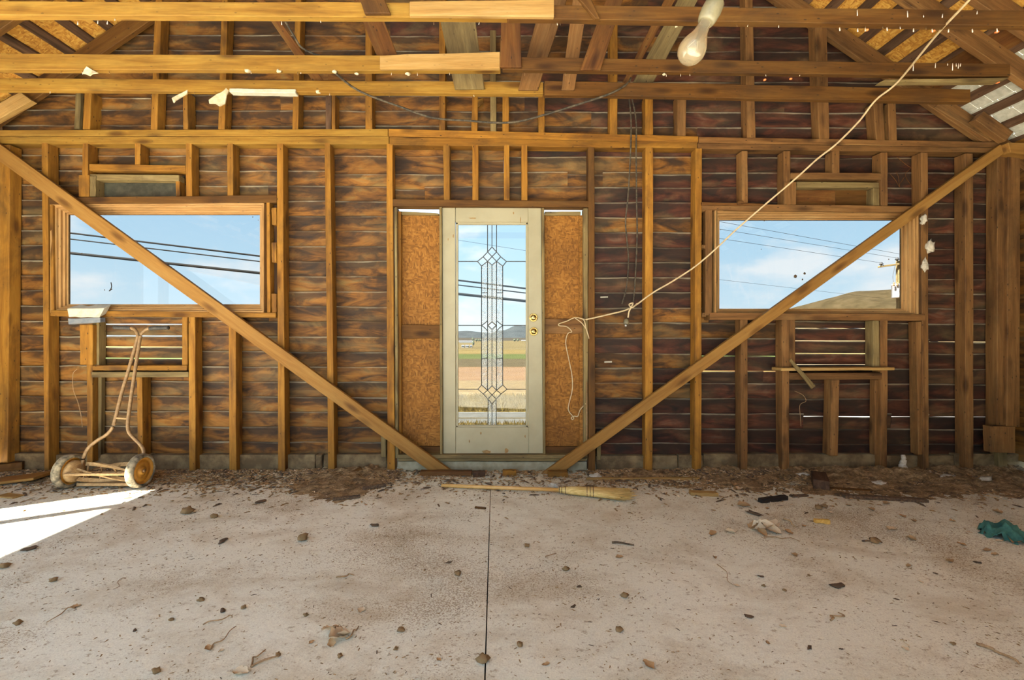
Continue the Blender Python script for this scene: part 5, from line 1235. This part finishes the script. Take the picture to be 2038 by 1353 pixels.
M['treeg'] = plain('dark_evergreen', (.035, .045, .02), (.07, .08, .035), .9, .8)
conifer(942, 687, 9, 4.5, 370, 'dark evergreen right of the farm buildings'); conifer(941, 678, 6, 4, 600, 'dark tree above the long white barn')
for i, (px, wd) in enumerate(((948, 5), (953, 4), (957, 5), (1024, 5), (1031, 4))): conifer(px, 679, 4.5, wd, 620 + i * 6, '%s small round hedgerow tree below the hills, counted from the left' % ('first', 'second', 'third', 'fourth', 'fifth')[i])
# power lines
def wire(a, b, Yw, r, lab):
    A, B = P(a[0], a[1], Yw), P(b[0], b[1], Yw); d = B - A; A -= d * 1.2; B += d * .9
    tag(tube('power_line', [A, lerp(A, B, .5), B], r, M['wire'], None, 6, 1), lab, 'power line', 'power lines outside')
wire((135, 463), (1046, 574), 5.2, .017, 'topmost of the three thick power lines seen through the left window')
wire((135, 475), (1046, 583), 5.2, .012, 'middle one of the three thick power lines seen through the left window')
wire((135, 503), (1046, 599), 5.2, .027, 'lowest and thickest power line seen through the left window')
def wire2(a, b, Ya, Yb, r, lab):
    tag(tube('power_line', [P(a[0], a[1], Ya), P(b[0], b[1], Yb)], r, M['wire'], None, 6, 1), lab, 'power line', 'power lines outside')
wire2((1260, 410), (1850, 516), 14, 24, .008, 'topmost thin wire seen through the right window'); wire2((1280, 431), (1789, 514), 14, 24, .008, 'second thin wire from the top in the right window'); wire2((1290, 453), (1754, 523), 14, 24, .008, 'thin wire ending at the crossarm of the utility pole'); wire2((1290, 540), (1760, 594), 14, 26, .006, 'lowest thin wire seen through the right window'); wire2((760, 454), (1240, 529), 14, 14, .006, 'single thin wire high in the door glass')
r = empty('utility_pole', P(1789, 800, 22)); tag(r, 'wooden utility pole with crossarm and white transformer outside the right window', 'utility pole')
k6 = (22 + DIST) / FPX
a, b = P(1792, 760, 22), P(1788, 518.5, 22)
M['polew'] = wood('pole_wood', [(.17, .12, .045), (.24, .17, .07), (.29, .21, .10)], dirt=.1)
M['tank'] = plain('pale_enamel', (.42, .42, .43), None, .6)
beam('pole', a + V((-5 * k6, -.1, 0)), a + V((5 * k6, -.1, 0)), b + V((-3.2 * k6, -.1, 0)), b + V((3.2 * k6, -.1, 0)), V((0, .22, 0)), M['polew'], r, n=2, bev=.05)
qbeam('crossarm', [(1750, 532.5), (1750, 529), (1797, 526), (1797, 522.5)], 21.8, .12, M['polew'], r, n=2, bev=.01)
for px, py in ((1754, 527), (1785.5, 517.5)):
    lathe('insulator', [(.03, -.06), (.05, 0), (.10, .02), (.10, .06), (.05, .08), (.07, .12), (.03, .15)], M['lead'], r, P(px, py, 21.85), (0, 0, 1), 10)
tc_ = P(1786.5, 593, 21.6)
lathe('transformer', [(.0, 0), (.24, 0), (.27, .03), (.27, .68), (.29, .70), (.29, .73), (.2, .78), (0, .78)], M['tank'], r, tc_, (0, 0, 1), 18)
for px, py in ((1779, 569), (1786, 569)): lathe('bushing', [(.04, 0), (.055, .05), (.03, .1), (.05, .15), (.02, .2)], M['rust'], r, P(px, py, 21.35), (0, 0, 1), 8)
tube('drop_wire', [P(1779, 566, 21.4), P(1777, 550, 21.6), P(1780, 535, 21.7), P(1782, 527, 21.8)], .012, M['lead'], r, 5, 4)
